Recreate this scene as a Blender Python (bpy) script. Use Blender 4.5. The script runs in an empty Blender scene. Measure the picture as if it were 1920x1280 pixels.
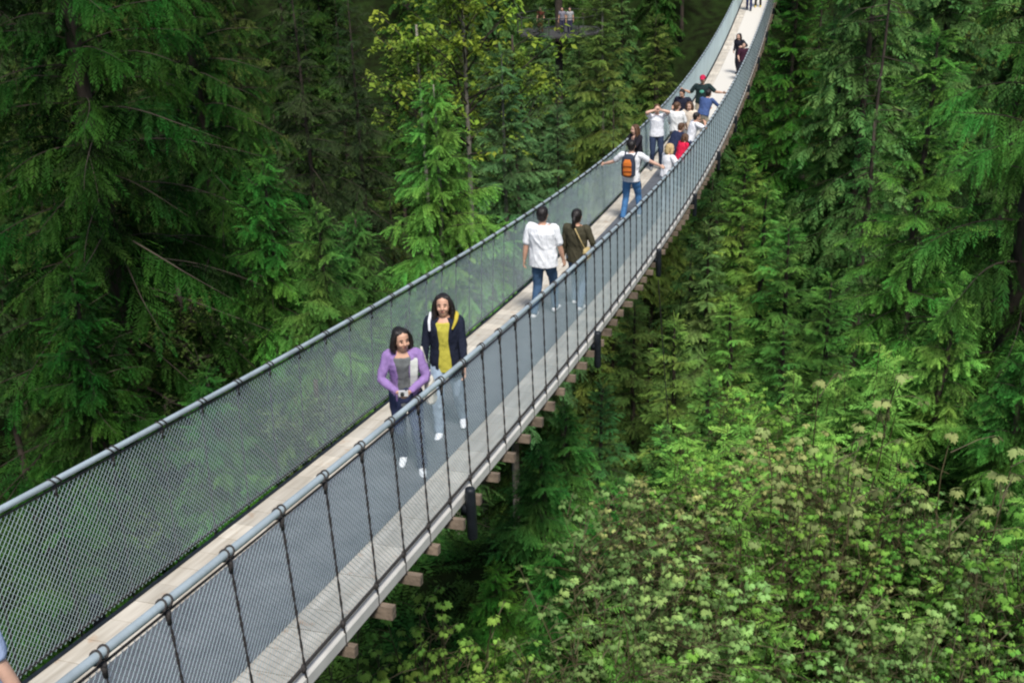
import bpy, bmesh, math, random
import numpy as np
from mathutils import Vector, Matrix, noise
R = math.radians
scene = bpy.context.scene
COL = scene.collection
PI = math.pi

# ------------------------------------------------------------------ camera
CAM = np.array([4.0718, 0.0, 0.0]); PITCH = 0.40637; YAW = -0.30036; ROLL = -0.03635; FPX = 2016.15
fw = np.array([math.sin(YAW)*math.cos(PITCH), math.cos(YAW)*math.cos(PITCH), -math.sin(PITCH)])
r0 = np.array([math.cos(YAW), -math.sin(YAW), 0.0]); u0 = np.cross(r0, fw)
rr = math.cos(ROLL)*r0 + math.sin(ROLL)*u0; uu = -math.sin(ROLL)*r0 + math.cos(ROLL)*u0
cd = bpy.data.cameras.new('camera'); cam = bpy.data.objects.new('camera', cd); COL.objects.link(cam)
M = Matrix(((rr[0], uu[0], -fw[0], CAM[0]), (rr[1], uu[1], -fw[1], CAM[1]), (rr[2], uu[2], -fw[2], CAM[2]), (0, 0, 0, 1)))
cam.matrix_world = M
cd.sensor_width = 36; cd.lens = FPX/1920*36; cd.clip_start = 0.1; cd.clip_end = 2000
scene.camera = cam

def at(px, py, Y):
    """world point on the sight line of a photograph pixel at world distance y = Y"""
    d = fw*FPX + rr*(px-960) - uu*(py-640)
    return CAM + d*((Y-CAM[1])/d[1])

# ------------------------------------------------------------------ tags
def tag(o, label=None, cat=None, group=None, kind=None):
    if label: o['label'] = label
    if cat: o['category'] = cat
    if group: o['group'] = group
    if kind: o['kind'] = kind
    return o
def empty(name, loc=(0, 0, 0), rz=0.0):
    o = bpy.data.objects.new(name, None); COL.objects.link(o)
    o.location = loc; o.rotation_euler = (0, 0, rz); o.empty_display_size = 0.2
    return o
def link(name, me, parent=None, loc=None):
    o = bpy.data.objects.new(name, me); COL.objects.link(o)
    if parent: o.parent = parent
    if loc is not None: o.location = loc
    return o

# ------------------------------------------------------------------ materials
def nt(name):
    m = bpy.data.materials.new(name); m.use_nodes = True
    t = m.node_tree; b = t.nodes['Principled BSDF']
    return m, t, b
def simple(name, col, rough=0.7, metal=0.0, var=0.12, scale=8.0, bump=0.0, bscale=40.0, spec=0.4):
    m, t, b = nt(name)
    b.inputs['Roughness'].default_value = rough; b.inputs['Metallic'].default_value = metal
    b.inputs['Specular IOR Level'].default_value = spec
    tc = t.nodes.new('ShaderNodeTexCoord'); n = t.nodes.new('ShaderNodeTexNoise')
    n.inputs['Scale'].default_value = scale; n.inputs['Detail'].default_value = 4
    t.links.new(tc.outputs['Object'], n.inputs['Vector'])
    rp = t.nodes.new('ShaderNodeMapRange')
    rp.inputs['From Min'].default_value = 0.3; rp.inputs['From Max'].default_value = 0.7
    rp.inputs['To Min'].default_value = 1-var; rp.inputs['To Max'].default_value = 1+var
    t.links.new(n.outputs['Fac'], rp.inputs['Value'])
    vm = t.nodes.new('ShaderNodeVectorMath'); vm.operation = 'SCALE'; vm.inputs[0].default_value = col[:3]
    t.links.new(rp.outputs[0], vm.inputs['Scale']); t.links.new(vm.outputs[0], b.inputs['Base Color'])
    if bump:
        n2 = t.nodes.new('ShaderNodeTexNoise'); n2.inputs['Scale'].default_value = bscale; n2.inputs['Detail'].default_value = 3
        t.links.new(tc.outputs['Object'], n2.inputs['Vector'])
        bp = t.nodes.new('ShaderNodeBump'); bp.inputs['Strength'].default_value = bump; bp.inputs['Distance'].default_value = 0.02
        t.links.new(n2.outputs['Fac'], bp.inputs['Height']); t.links.new(bp.outputs[0], b.inputs['Normal'])
    return m
_mats = {}
def cloth(col, rough=0.85):
    k = ('cloth',)+tuple(round(c, 3) for c in col)
    if k not in _mats: _mats[k] = simple('cloth_fabric', col, rough, var=0.1, scale=14, bump=0.9, bscale=11, spec=0.2)
    return _mats[k]
def leaf_mat(name, base, trans=0.35, lo=0.15, hi=2.7, rough=0.7, hue=0.06):
    """leaf colour = base x object colour x per-spray tint (the sprays' own age) x soft patches"""
    m = bpy.data.materials.new(name); m.use_nodes = True; t = m.node_tree; t.nodes.clear()
    out = t.nodes.new('ShaderNodeOutputMaterial')
    oi = t.nodes.new('ShaderNodeObjectInfo'); at_ = t.nodes.new('ShaderNodeAttribute'); at_.attribute_name = 'tint'
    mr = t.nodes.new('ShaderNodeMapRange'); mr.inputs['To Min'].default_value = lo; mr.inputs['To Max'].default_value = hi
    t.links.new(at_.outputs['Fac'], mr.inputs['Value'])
    mul = t.nodes.new('ShaderNodeMix'); mul.data_type = 'RGBA'; mul.blend_type = 'MULTIPLY'; mul.inputs['Factor'].default_value = 1
    mul.inputs['A'].default_value = (*base, 1); t.links.new(oi.outputs['Color'], mul.inputs['B'])
    vm = t.nodes.new('ShaderNodeVectorMath'); vm.operation = 'SCALE'
    t.links.new(mul.outputs['Result'], vm.inputs[0]); t.links.new(mr.outputs[0], vm.inputs['Scale'])
    hs = t.nodes.new('ShaderNodeHueSaturation')
    tc = t.nodes.new('ShaderNodeTexCoord'); n = t.nodes.new('ShaderNodeTexNoise'); n.inputs['Scale'].default_value = 0.7
    n.inputs['Detail'].default_value = 3
    t.links.new(tc.outputs['Object'], n.inputs['Vector'])
    mh = t.nodes.new('ShaderNodeMapRange'); mh.inputs['From Min'].default_value = 0.3; mh.inputs['From Max'].default_value = 0.7
    mh.inputs['To Min'].default_value = 0.5-hue*0.5; mh.inputs['To Max'].default_value = 0.5+hue*0.5
    t.links.new(n.outputs['Fac'], mh.inputs['Value']); t.links.new(mh.outputs[0], hs.inputs['Hue'])
    t.links.new(vm.outputs[0], hs.inputs['Color'])
    b = t.nodes.new('ShaderNodeBsdfPrincipled'); b.inputs['Roughness'].default_value = rough
    b.inputs['Specular IOR Level'].default_value = 0.12
    t.links.new(hs.outputs[0], b.inputs['Base Color'])
    tr = t.nodes.new('ShaderNodeBsdfTranslucent'); t.links.new(hs.outputs[0], tr.inputs['Color'])
    mx = t.nodes.new('ShaderNodeMixShader'); mx.inputs[0].default_value = trans
    t.links.new(b.outputs[0], mx.inputs[1]); t.links.new(tr.outputs[0], mx.inputs[2])
    t.links.new(mx.outputs[0], out.inputs['Surface'])
    return m
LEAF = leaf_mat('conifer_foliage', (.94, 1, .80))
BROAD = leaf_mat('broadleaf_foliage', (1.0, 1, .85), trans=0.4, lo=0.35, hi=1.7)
BARK = simple('bark', (0.050, 0.038, 0.028), 0.9, var=0.4, scale=3, bump=0.8, bscale=9)
GREYBARK = simple('grey_bark', (0.22, 0.20, 0.16), 0.9, var=0.35, scale=3, bump=0.6, bscale=9)
REDSTEM = simple('red_stem', (0.075, 0.062, 0.028), 0.7, var=0.3, scale=5)

# ------------------------------------------------------------------ mesh helpers
def mesh_np(name, V, quads=None, tris=None, mats=(), fm=None, tint=None, smooth=False):
    me = bpy.data.meshes.new(name)
    V = np.asarray(V, np.float32)
    q = np.zeros((0, 4), np.int32) if quads is None or len(quads) == 0 else np.asarray(quads, np.int32)
    tr = np.zeros((0, 3), np.int32) if tris is None or len(tris) == 0 else np.asarray(tris, np.int32)
    me.vertices.add(len(V)); me.vertices.foreach_set('co', V.ravel())
    nl = len(q)*4+len(tr)*3; me.loops.add(nl)
    me.loops.foreach_set('vertex_index', np.concatenate([q.ravel(), tr.ravel()]).astype(np.int32))
    me.polygons.add(len(q)+len(tr))
    ls = np.concatenate([np.arange(len(q))*4, len(q)*4+np.arange(len(tr))*3]).astype(np.int32)
    me.polygons.foreach_set('loop_start', ls)
    for m in mats: me.materials.append(m)
    if fm is not None: me.polygons.foreach_set('material_index', np.asarray(fm, np.int32))
    if tint is not None:
        a = me.attributes.new('tint', 'FLOAT', 'POINT'); a.data.foreach_set('value', np.asarray(tint, np.float32))
    me.polygons.foreach_set('use_smooth', np.full(len(q)+len(tr), bool(smooth)))
    me.update(calc_edges=True); me.validate()
    return me
class MB:
    """collects verts / quads for one mesh"""
    def __init__(s): s.V = []; s.Q = []; s.T = []; s.n = 0; s.qm = []; s.tm = []
    def add(s, V, Q=(), T=(), mi=0):
        V = np.asarray(V, float); s.V.append(V)
        if len(Q): s.Q.append(np.asarray(Q)+s.n); s.qm += [mi]*len(Q)
        if len(T): s.T.append(np.asarray(T)+s.n); s.tm += [mi]*len(T)
        s.n += len(V)
    def box(s, c, h, ax=None, mi=0, rot=None):
        c = np.array(c, float); h = np.array(h, float)
        P = np.array([[x, y, z] for z in (-1, 1) for y in (-1, 1) for x in (-1, 1)], float)*h
        if ax is not None: P = P@np.array(ax)
        s.add(P+c, [(0, 2, 3, 1), (4, 5, 7, 6), (0, 1, 5, 4), (2, 6, 7, 3), (0, 4, 6, 2), (1, 3, 7, 5)], mi=mi)
    def tube(s, P, r, k=8, cap=True, mi=0, ry=None, side=None):
        P = np.asarray(P, float); n = len(P); r = np.broadcast_to(np.asarray(r, float), (n,))
        ry = r if ry is None else np.broadcast_to(np.asarray(ry, float), (n,))
        T = np.gradient(P, axis=0); T /= np.linalg.norm(T, axis=1)[:, None]+1e-12
        if side is None:
            ref = np.array([0, 0, 1.]) if abs(T[:, 2]).mean() < 0.8 else np.array([1., 0, 0])
            A = np.cross(T, ref)
        else: A = np.broadcast_to(np.asarray(side, float), T.shape)-0*T; A = A-(A*T).sum(1)[:, None]*T
        A /= np.linalg.norm(A, axis=1)[:, None]; B = np.cross(A, T)
        a = np.arange(k)*2*PI/k
        V = P[:, None]+A[:, None]*(np.cos(a)[None, :, None]*r[:, None, None])+B[:, None]*(np.sin(a)[None, :, None]*ry[:, None, None])
        V = V.reshape(-1, 3); Q = []
        for i in range(n-1):
            for j in range(k): Q.append((i*k+j, i*k+(j+1) % k, (i+1)*k+(j+1) % k, (i+1)*k+j))
        Tt = []
        if cap:
            V = np.vstack([V, P[:1], P[-1:]]); e = n*k
            for j in range(k):
                Tt.append((e, (j+1) % k, j)); Tt.append((e+1, (n-1)*k+j, (n-1)*k+(j+1) % k))
        s.add(V, Q, Tt, mi)
    def mesh(s, name, mats, smooth=False):
        V = np.vstack(s.V); Q = np.vstack(s.Q) if s.Q else None; T = np.vstack(s.T) if s.T else None
        return mesh_np(name, V, Q, T, mats if isinstance(mats, (list, tuple)) else [mats], s.qm+s.tm, None, smooth)
    def build(s, name, mats, parent=None, smooth=False, loc=None):
        return link(name, s.mesh(name, mats, smooth), parent, loc)

# ------------------------------------------------------------------ bridge curve
def zdeck(y):
    y = np.asarray(y, float); t = np.minimum(y, 72)/50
    z = -4.11452-8.5768*t+2.72739*t**2+3.61197*t**3-1.4047*t**4
    return z+np.maximum(y-72, 0)*0.102
def lat(y):
    y = np.asarray(y, float); t = np.minimum(y, 72)/50
    return -0.466*t*t+0.05086*t**3-np.maximum(y-72, 0)*0.018
HR = 1.3015; WR = 0.864; WD = 0.84
Y0 = 3.418; DS = 0.59205
YA, YB = -4.0, 84.0
FIX = {1: -0.06, 2: -0.03, 4: 0.03, 5: 0.05, 6: 0.035, 7: 0.02}
K0 = int(math.ceil((YA-Y0)/DS)); K1 = int((YB-Y0)/DS)
def st(k): return Y0+DS*k+FIX.get(k, 0)
def bp(x, y, z):
    """point at lateral offset x and height z above the deck at station y"""
    return np.stack([np.asarray(x)+lat(y), np.asarray(y)+0*np.asarray(x), zdeck(y)+z], -1)

def build_bridge():
    root = empty('suspension_bridge', (0, YA, float(zdeck(YA))))
    tag(root, 'long narrow suspension footbridge with chain link sides sagging across the forested canyon', 'bridge')
    inv = Vector(root.location)
    def fin(mb, name, mats, parent=None, smooth=False):
        me = mb.mesh(name, mats, smooth)
        me.transform(Matrix.Translation(-inv))
        return link(name, me, parent or root)
    # --- materials
    m, t, b = nt('weathered_boards'); b.inputs['Roughness'].default_value = 0.5
    tc = t.nodes.new('ShaderNodeTexCoord'); n = t.nodes.new('ShaderNodeTexNoise'); n.inputs['Scale'].default_value = 3.0; n.inputs['Detail'].default_value = 6
    mp = t.nodes.new('ShaderNodeMapping'); mp.inputs['Scale'].default_value = (6, 0.5, 1)
    t.links.new(tc.outputs['Object'], mp.inputs['Vector']); t.links.new(mp.outputs[0], n.inputs['Vector'])
    cr = t.nodes.new('ShaderNodeValToRGB'); cr.color_ramp.elements[0].position = 0.3; cr.color_ramp.elements[1].position = 0.7
    cr.color_ramp.elements[0].color = (0.50, 0.44, 0.35, 1); cr.color_ramp.elements[1].color = (0.74, 0.68, 0.58, 1)
    n2 = t.nodes.new('ShaderNodeTexNoise'); n2.inputs['Scale'].default_value = 7; n2.inputs['Detail'].default_value = 5
    t.links.new(tc.outputs['Object'], n2.inputs['Vector'])
    cr2 = t.nodes.new('ShaderNodeValToRGB'); cr2.color_ramp.elements[0].position = 0.62; cr2.color_ramp.elements[1].position = 0.75
    cr2.color_ramp.elements[0].color = (0, 0, 0, 1); cr2.color_ramp.elements[1].color = (0.7, 0.7, 0.7, 1)
    mx = t.nodes.new('ShaderNodeMix'); mx.data_type = 'RGBA'; mx.inputs['B'].default_value = (0.5, 0.3, 0.16, 1)
    t.links.new(n.outputs['Fac'], cr.inputs[0]); t.links.new(n2.outputs['Fac'], cr2.inputs[0])
    t.links.new(cr2.outputs[0], mx.inputs['Factor']); t.links.new(cr.outputs[0], mx.inputs['A']); sy = t.nodes.new('ShaderNodeSeparateXYZ'); t.links.new(tc.outputs['Object'], sy.inputs[0])
    dv = t.nodes.new('ShaderNodeMath'); dv.operation = 'DIVIDE'; dv.inputs[1].default_value = 0.295; t.links.new(sy.outputs[1], dv.inputs[0])
    fl = t.nodes.new('ShaderNodeMath'); fl.operation = 'FLOOR'; t.links.new(dv.outputs[0], fl.inputs[0])
    wn = t.nodes.new('ShaderNodeTexWhiteNoise'); wn.noise_dimensions = '1D'; t.links.new(fl.outputs[0], wn.inputs['W'])
    pm = t.nodes.new('ShaderNodeMapRange'); pm.inputs['To Min'].default_value = 0.78; pm.inputs['To Max'].default_value = 1.08; t.links.new(wn.outputs['Value'], pm.inputs['Value'])
    vs = t.nodes.new('ShaderNodeVectorMath'); vs.operation = 'SCALE'; t.links.new(mx.outputs['Result'], vs.inputs[0]); t.links.new(pm.outputs[0], vs.inputs['Scale'])
    t.links.new(vs.outputs[0], b.inputs['Base Color'])
    boards = m
    # worn mat: dark close to the near end, far glare painted in as pale colour
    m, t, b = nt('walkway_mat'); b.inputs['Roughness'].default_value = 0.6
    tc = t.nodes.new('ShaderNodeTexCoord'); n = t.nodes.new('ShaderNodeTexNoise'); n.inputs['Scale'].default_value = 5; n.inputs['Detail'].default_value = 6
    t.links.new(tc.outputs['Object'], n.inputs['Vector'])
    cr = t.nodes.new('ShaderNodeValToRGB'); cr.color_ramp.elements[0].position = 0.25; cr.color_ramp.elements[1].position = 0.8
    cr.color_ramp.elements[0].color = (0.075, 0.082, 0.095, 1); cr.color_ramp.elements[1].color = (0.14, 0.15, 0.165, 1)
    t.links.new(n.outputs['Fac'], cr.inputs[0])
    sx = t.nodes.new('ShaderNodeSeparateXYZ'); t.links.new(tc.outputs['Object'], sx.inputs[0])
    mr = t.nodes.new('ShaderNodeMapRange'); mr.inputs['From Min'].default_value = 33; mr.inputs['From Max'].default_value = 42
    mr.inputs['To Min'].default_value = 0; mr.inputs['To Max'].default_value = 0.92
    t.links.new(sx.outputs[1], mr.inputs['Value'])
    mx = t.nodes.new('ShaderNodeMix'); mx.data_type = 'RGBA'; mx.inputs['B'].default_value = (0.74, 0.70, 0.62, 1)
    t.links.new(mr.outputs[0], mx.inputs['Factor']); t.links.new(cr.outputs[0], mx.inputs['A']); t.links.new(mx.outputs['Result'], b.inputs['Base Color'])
    mat_m = m
    steel = simple('galvanised_tube', (0.46, 0.54, 0.57), 0.45, 0.3, var=0.18, scale=3, bump=0.15, bscale=20)
    wire = simple('galvanised_wire', (0.56, 0.68, 0.69), 0.40, 0.45, var=0.1, scale=1)
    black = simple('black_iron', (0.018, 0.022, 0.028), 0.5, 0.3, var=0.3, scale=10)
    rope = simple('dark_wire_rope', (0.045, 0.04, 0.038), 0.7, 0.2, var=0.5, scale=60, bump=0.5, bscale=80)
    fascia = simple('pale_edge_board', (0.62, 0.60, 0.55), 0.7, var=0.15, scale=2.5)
    timber = simple('rough_timber', (0.17, 0.13, 0.095), 0.85, var=0.5, scale=5, bump=0.5, bscale=30)
    # --- deck boards: cross strips following the curve
    ys = np.arange(YA, YB, 0.295)
    mb = MB()
    rnd = random.Random(3)
    for i, y in enumerate(ys[:-1]):
        y2 = ys[i+1]-0.006
        for sx_ in (-1, 1):
            x0, x1 = (-WD, -0.003) if sx_ < 0 else (0.003, WD)
            dz = rnd.uniform(-0.0015, 0.0015)
            P = [bp(x0, y, dz), bp(x1, y, dz), bp(x1, y2, dz), bp(x0, y2, dz), bp(x0, y, -0.04), bp(x1, y, -0.04), bp(x1, y2, -0.04), bp(x0, y2, -0.04)]
            mb.add(P, [(0, 1, 2, 3), (4, 7, 6, 5), (0, 4, 5, 1), (1, 5, 6, 2), (2, 6, 7, 3), (3, 7, 4, 0)])
    fin(mb, 'deck', boards)
    # --- mat
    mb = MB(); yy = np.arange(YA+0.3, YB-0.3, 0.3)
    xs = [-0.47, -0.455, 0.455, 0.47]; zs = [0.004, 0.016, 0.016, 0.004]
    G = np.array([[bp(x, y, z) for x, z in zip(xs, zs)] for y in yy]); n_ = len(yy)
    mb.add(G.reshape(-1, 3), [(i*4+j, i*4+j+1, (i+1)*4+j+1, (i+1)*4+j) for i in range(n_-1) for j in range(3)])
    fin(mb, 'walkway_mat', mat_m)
    Ys = np.arange(YA, YB, 0.4)
    for s in (-1, 1):
        WRs = WR if s > 0 else 0.84; WDs = 0.838 if s > 0 else 0.862
        side = 'right' if s > 0 else 'left'
        # handrail tube
        mb = MB(); mb.tube(bp(np.full_like(Ys, s*WRs), Ys, HR), 0.026 if s > 0 else 0.022, 12); o = fin(mb, 'handrail', steel, smooth=True)
        mb = MB(); mb.tube(bp(np.full_like(Ys, s*(WRs+0.005)), Ys, HR-0.055), 0.008, 6); fin(mb, 'upper_cable', rope, smooth=True)
        mb = MB(); mb.tube(bp(np.full_like(Ys, s*(WDs+0.04)), Ys, 0.05), 0.014, 6); fin(mb, 'bottom_cable', rope, smooth=True)
        # edge board
        mb = MB(); a0, a1 = WDs+0.004, WDs+0.062
        prof = [(a0, -0.02), (a1-0.012, -0.02), (a1, -0.034), (a1, -0.125), (a1-0.012, -0.135), (a0, -0.135)]
        G = np.array([[bp(s*x, y, z) for x, z in prof] for y in Ys]); k = len(prof)
        mb.add(G.reshape(-1, 3), [(i*k+j, i*k+(j+1) % k, (i+1)*k+(j+1) % k, (i+1)*k+j) for i in range(len(Ys)-1) for j in range(k)])
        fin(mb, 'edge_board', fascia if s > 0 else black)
        # chain link: zig-zag wires woven along the panel
        p = 0.025; hz = 0.027; z0, z1 = 0.03, HR-0.05
        nv = int((z1-z0)/hz*1)+1; nw = int((YB-YA)/p)
        i = np.arange(nw)[:, None]; j = np.arange(nv+1)[None, :]
        y = YA+i*p+np.where((i+j) % 2 == 0, 0.0, p*1.04)-0.02*p
        zz = z0+j*hz*(z1-z0)/(nv*hz)+0*i
        off = np.where((i+j) % 2 == 0, 0.0012, -0.0012)
        xw = (WDs+0.03)+(WRs+0.002-WDs-0.03)*(zz-z0)/(z1-z0)
        P = bp(s*(xw)+off, y, zz)                       # nw, nv+1, 3
        A = P[:, :-1].reshape(-1, 3); B = P[:, 1:].reshape(-1, 3)
        rw = 0.0017
        d = B-A; d /= np.linalg.norm(d, axis=1)[:, None]
        e1 = np.array([1., 0, 0])-0*d; e1 = e1-(e1*d).sum(1)[:, None]*d; e1 /= np.linalg.norm(e1, axis=1)[:, None]; e2 = np.cross(d, e1)
        V = []
        for q in range(3):
            a = q*2*PI/3+0.3
            V.append(A+(e1*math.cos(a)+e2*math.sin(a))*rw); V.append(B+(e1*math.cos(a)+e2*math.sin(a))*rw)
        V = np.stack(V, 1); N = len(A)          # N,6,3
        base = np.arange(N)[:, None]*6
        Q = np.concatenate([base+np.array([[0, 2, 3, 1]]), base+np.array([[2, 4, 5, 3]]), base+np.array([[4, 0, 1, 5]])])
        me = mesh_np('mesh_panel', V.reshape(-1, 3)-np.array(inv), Q, None, [wire])
        link('mesh_panel', me, root)
    # --- hangers
    def hanger(mb, k, s, mc=None):
        mc = mc or mb
        WRs = WR if s > 0 else 0.84; WDs = 0.838 if s > 0 else 0.862
        y = st(k); rnd = random.Random(k*7+s)
        top = bp(s*(WRs+0.01), y, HR-0.05); bot = bp(s*(WDs+0.055), y+rnd.uniform(-.006, .006), -0.15)
        # two strands twisted round each other
        n_ = 26; tt = np.linspace(0, 1, n_)
        C = top[None]*(1-tt[:, None])+bot[None]*tt[:, None]
        for ph in (0, PI):
            a = ph+tt*2*PI*5
            P = C+np.stack([np.cos(a)*0.005+s*0.006, np.sin(a)*0.005, 0*a], 1)
            mb.tube(P, 0.0055, 4, cap=False)
        nd = bp(s*(WDs+0.05), y, 0.05)
        mb.tube([nd+np.array([0, -0.0, 0.035]), nd, nd-np.array([0, 0, 0.035])], [0.012, 0.024, 0.012], 6)
        # two rings round the rail
        rr_ = 0.032 if s > 0 else 0.028
        for dy in (-0.028, 0.028):
            a = np.linspace(0, 2*PI, 15)
            P = np.stack([bp(s*WRs+math.cos(q)*rr_, y+dy+0.02*math.sin(q)*s, HR+math.sin(q)*rr_) for q in a])
            mc.tube(P, 0.0065, 5, cap=False)
        q = bp(s*(WRs+0.012), y, HR-0.075); mb.tube([q+np.array([0, 0, .03]), q-np.array([0, 0, .06])], [0.02, 0.012], 6)
    far = {}
    for s in (1, -1):
        for k in range(K0, K1):
            if 0 <= k+6 < 50:
                mb = MB(); mc = MB(); hanger(mb, k, s, mc); me = mb.mesh('hanger', rope, True); me.transform(Matrix.Translation(-inv)); ho = link('hanger', me, root)
                me = mc.mesh('clamp', rope, True); me.transform(Matrix.Translation(-inv)); link('clamp', me, ho)
            else:
                far.setdefault(0, MB()); hanger(far[0], k, s)
    o = fin(far[0], 'far_hangers', rope, smooth=True); o['kind'] = 'stuff'
    # --- cross beams
    fb = MB()
    for k in range(K0, K1):
        y = st(k)+0.02; rnd = random.Random(k)
        c = bp(0.0, y, -0.195); c[0] += rnd.uniform(-.015, .015)
        half = .995+rnd.uniform(-.03, .03)
        tz = (float(zdeck(y+.1))-float(zdeck(y-.1)))/0.2; t3 = np.array([0, 1, tz]); t3 /= np.linalg.norm(t3)
        up = np.cross(np.array([1., 0, 0]), t3)
        ax = np.array([[1., 0, 0], t3, up])
        mb = MB() if 0 <= k+6 < 99 else fb
        mb.box(c, (half, rnd.uniform(.027, .038), rnd.uniform(.042, .055)), ax)
        if mb is not fb: fin(mb, 'crossbeam', timber)
    o = fin(fb, 'far_crossbeams', timber); o['kind'] = 'stuff'
    # --- black drop posts on the outside of the edge
    for s, ys_ in ((1, [2.55+5.95*i for i in range(13)]), (-1, [5.62+5.95*i for i in range(12)])):
        for y in ys_:
            mb = MB(); x = s*(0.97 if s > 0 else 1.12)
            a = bp(x, y, 0.05); b_ = bp(x, y, -0.52)
            mb.tube([b_, b_+np.array([0, 0, .02]), a-np.array([0, 0, .03]), a, a+np.array([0, 0, .008])], [0.047, 0.053, 0.053, 0.048, 0.026], 14)
            mb.box(bp(s*0.93, y, -0.2), (0.06, 0.03, 0.05))
            fin(mb, 'drop_post', black, smooth=True)
    # one guy cable running down from the third post
    mb = MB(); a = bp(0.97, 20.4, -0.6); b_ = a+np.array([0.6, 2.0, -11.0]); mb.tube([a, (a+b_)/2+np.array([0, 0, -.1]), b_], 0.01, 5)
    fin(mb, 'guy_cable', rope)
    return root
build_bridge()

# ------------------------------------------------------------------ people
class Body:
    """closed shells joined by a voxel remesh into one smooth surface"""
    def __init__(s): s.mb = MB()
    def limb(s, pts, rad, k=12, ry=None, side=None):
        """rounded tube through joints; pts, radii interpolated smoothly"""
        P = np.array(pts, float); r = np.array(rad, float); ry_ = r if ry is None else np.array(ry, float)
        n = len(P); tt = np.linspace(0, n-1, (n-1)*6+1)
        PP = np.stack([np.interp(tt, np.arange(n), P[:, i]) for i in range(3)], 1)
        rr_ = np.interp(tt, np.arange(n), r); r2 = np.interp(tt, np.arange(n), ry_)
        # soften bends
        for _ in range(2): PP[1:-1] = (PP[:-2]+2*PP[1:-1]+PP[2:])/4
        d0 = PP[0]-PP[1]; d0 /= np.linalg.norm(d0)+1e-9; d1 = PP[-1]-PP[-2]; d1 /= np.linalg.norm(d1)+1e-9
        pre = [PP[0]+d0*rr_[0]*c for c in (0.98, 0.8, 0.45)]; post = [PP[-1]+d1*rr_[-1]*c for c in (0.45, 0.8, 0.98)]
        PP = np.vstack([pre, PP, post]); f = [0.2, 0.6, 0.9]
        rr_ = np.concatenate([[rr_[0]*c for c in f], rr_, [rr_[-1]*c for c in f[::-1]]])
        r2 = np.concatenate([[r2[0]*c for c in f], r2, [r2[-1]*c for c in f[::-1]]])
        s.mb.tube(PP, rr_, k, True, 0, r2, side)
    def loft(s, rings, X, Y, k=20):
        """rings: (centre, rx, ry) stacked, axes X (side) and Y (front)"""
        a = np.arange(k)*2*PI/k; V = []; X = np.array(X); Y = np.array(Y)
        for c, rx, ry in rings:
            V.append(np.array(c)[None]+X[None]*(np.cos(a)*rx)[:, None]+Y[None]*(np.sin(a)*ry)[:, None])
        n = len(rings); V = np.vstack(V); Q = [(i*k+j, i*k+(j+1) % k, (i+1)*k+(j+1) % k, (i+1)*k+j) for i in range(n-1) for j in range(k)]
        V = np.vstack([V, [rings[0][0]], [rings[-1][0]]]); e = n*k
        T = [(e, (j+1) % k, j) for j in range(k)]+[(e+1, (n-1)*k+j, (n-1)*k+(j+1) % k) for j in range(k)]
        s.mb.add(V, Q, T)
    def shell(s, rings, X, Y, gap, th=0.02, k=28):
        """open-fronted coat: an arc of wall leaving an angular gap at the front (gap per ring, radians)"""
        X = np.array(X); Y = np.array(Y); V = []; n = len(rings); m = 2*k
        for (c, rx, ry), g in zip(rings, gap):
            a = np.linspace(PI/2+g, PI/2+2*PI-g, k)
            o = np.array(c)[None]+X[None]*(np.cos(a)*rx)[:, None]+Y[None]*(np.sin(a)*ry)[:, None]
            i_ = np.array(c)[None]+X[None]*(np.cos(a)*(rx-th))[:, None]+Y[None]*(np.sin(a)*(ry-th))[:, None]
            V.append(np.vstack([o, i_[::-1]]))
        Q = [(i*m+j, i*m+(j+1) % m, (i+1)*m+(j+1) % m, (i+1)*m+j) for i in range(n-1) for j in range(m)]
        for i in (0, n-1):
            for j in range(k-1):
                q = (i*m+j, i*m+j+1, i*m+m-2-j, i*m+m-1-j); Q.append(q if i else q[::-1])
        s.mb.add(np.vstack(V), Q)
    def ball(s, c, r, X=(1, 0, 0), Y=(0, 1, 0), Z=(0, 0, 1), k=14):
        c = np.array(c, float); r = np.broadcast_to(np.array(r, float), (3,)); Z = np.array(Z, float)
        rings = []
        for f in np.linspace(-0.97, 0.97, 9):
            q = math.sqrt(1-f*f); rings.append((c+Z*r[2]*f, r[0]*q, r[1]*q))
        s.loft(rings, X, Y, k)
    def build(s, name, mat, parent, vox=0.009, smooth=3, fold=0.0):
        raw = s.mb.mesh(name+'_raw', mat)
        o = bpy.data.objects.new(name+'_raw', raw); COL.objects.link(o)
        m = o.modifiers.new('r', 'REMESH'); m.mode = 'VOXEL'; m.voxel_size = vox; m.use_smooth_shade = True
        m = o.modifiers.new('s', 'SMOOTH'); m.factor = 0.5; m.iterations = smooth
        dg = bpy.context.evaluated_depsgraph_get(); dg.update()
        me = bpy.data.meshes.new_from_object(o.evaluated_get(dg)); bpy.data.objects.remove(o)
        me.name = name
        if fold:
            n_ = len(me.vertices); co = np.empty(n_*3, np.float32); me.vertices.foreach_get('co', co); co = co.reshape(-1, 3)
            nr = np.empty(n_*3, np.float32); me.vertices.foreach_get('normal', nr); nr = nr.reshape(-1, 3); sd = (hash(name) % 7)+float(co[:, 2].max())*3
            d_ = np.array([noise.noise(Vector((float(c[0])*13+sd, float(c[1])*13, float(c[2])*6+float(c[0])*7))) for c in co])
            d_ = np.clip(0.85-np.abs(d_)*2.4, -.05, 1)*fold; co += nr*d_[:, None]; me.vertices.foreach_set('co', co.ravel()); me.update()
        if not me.materials: me.materials.append(mat)
        me.polygons.foreach_set('use_smooth', np.ones(len(me.polygons), bool))
        return link(name, me, parent)

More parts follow.
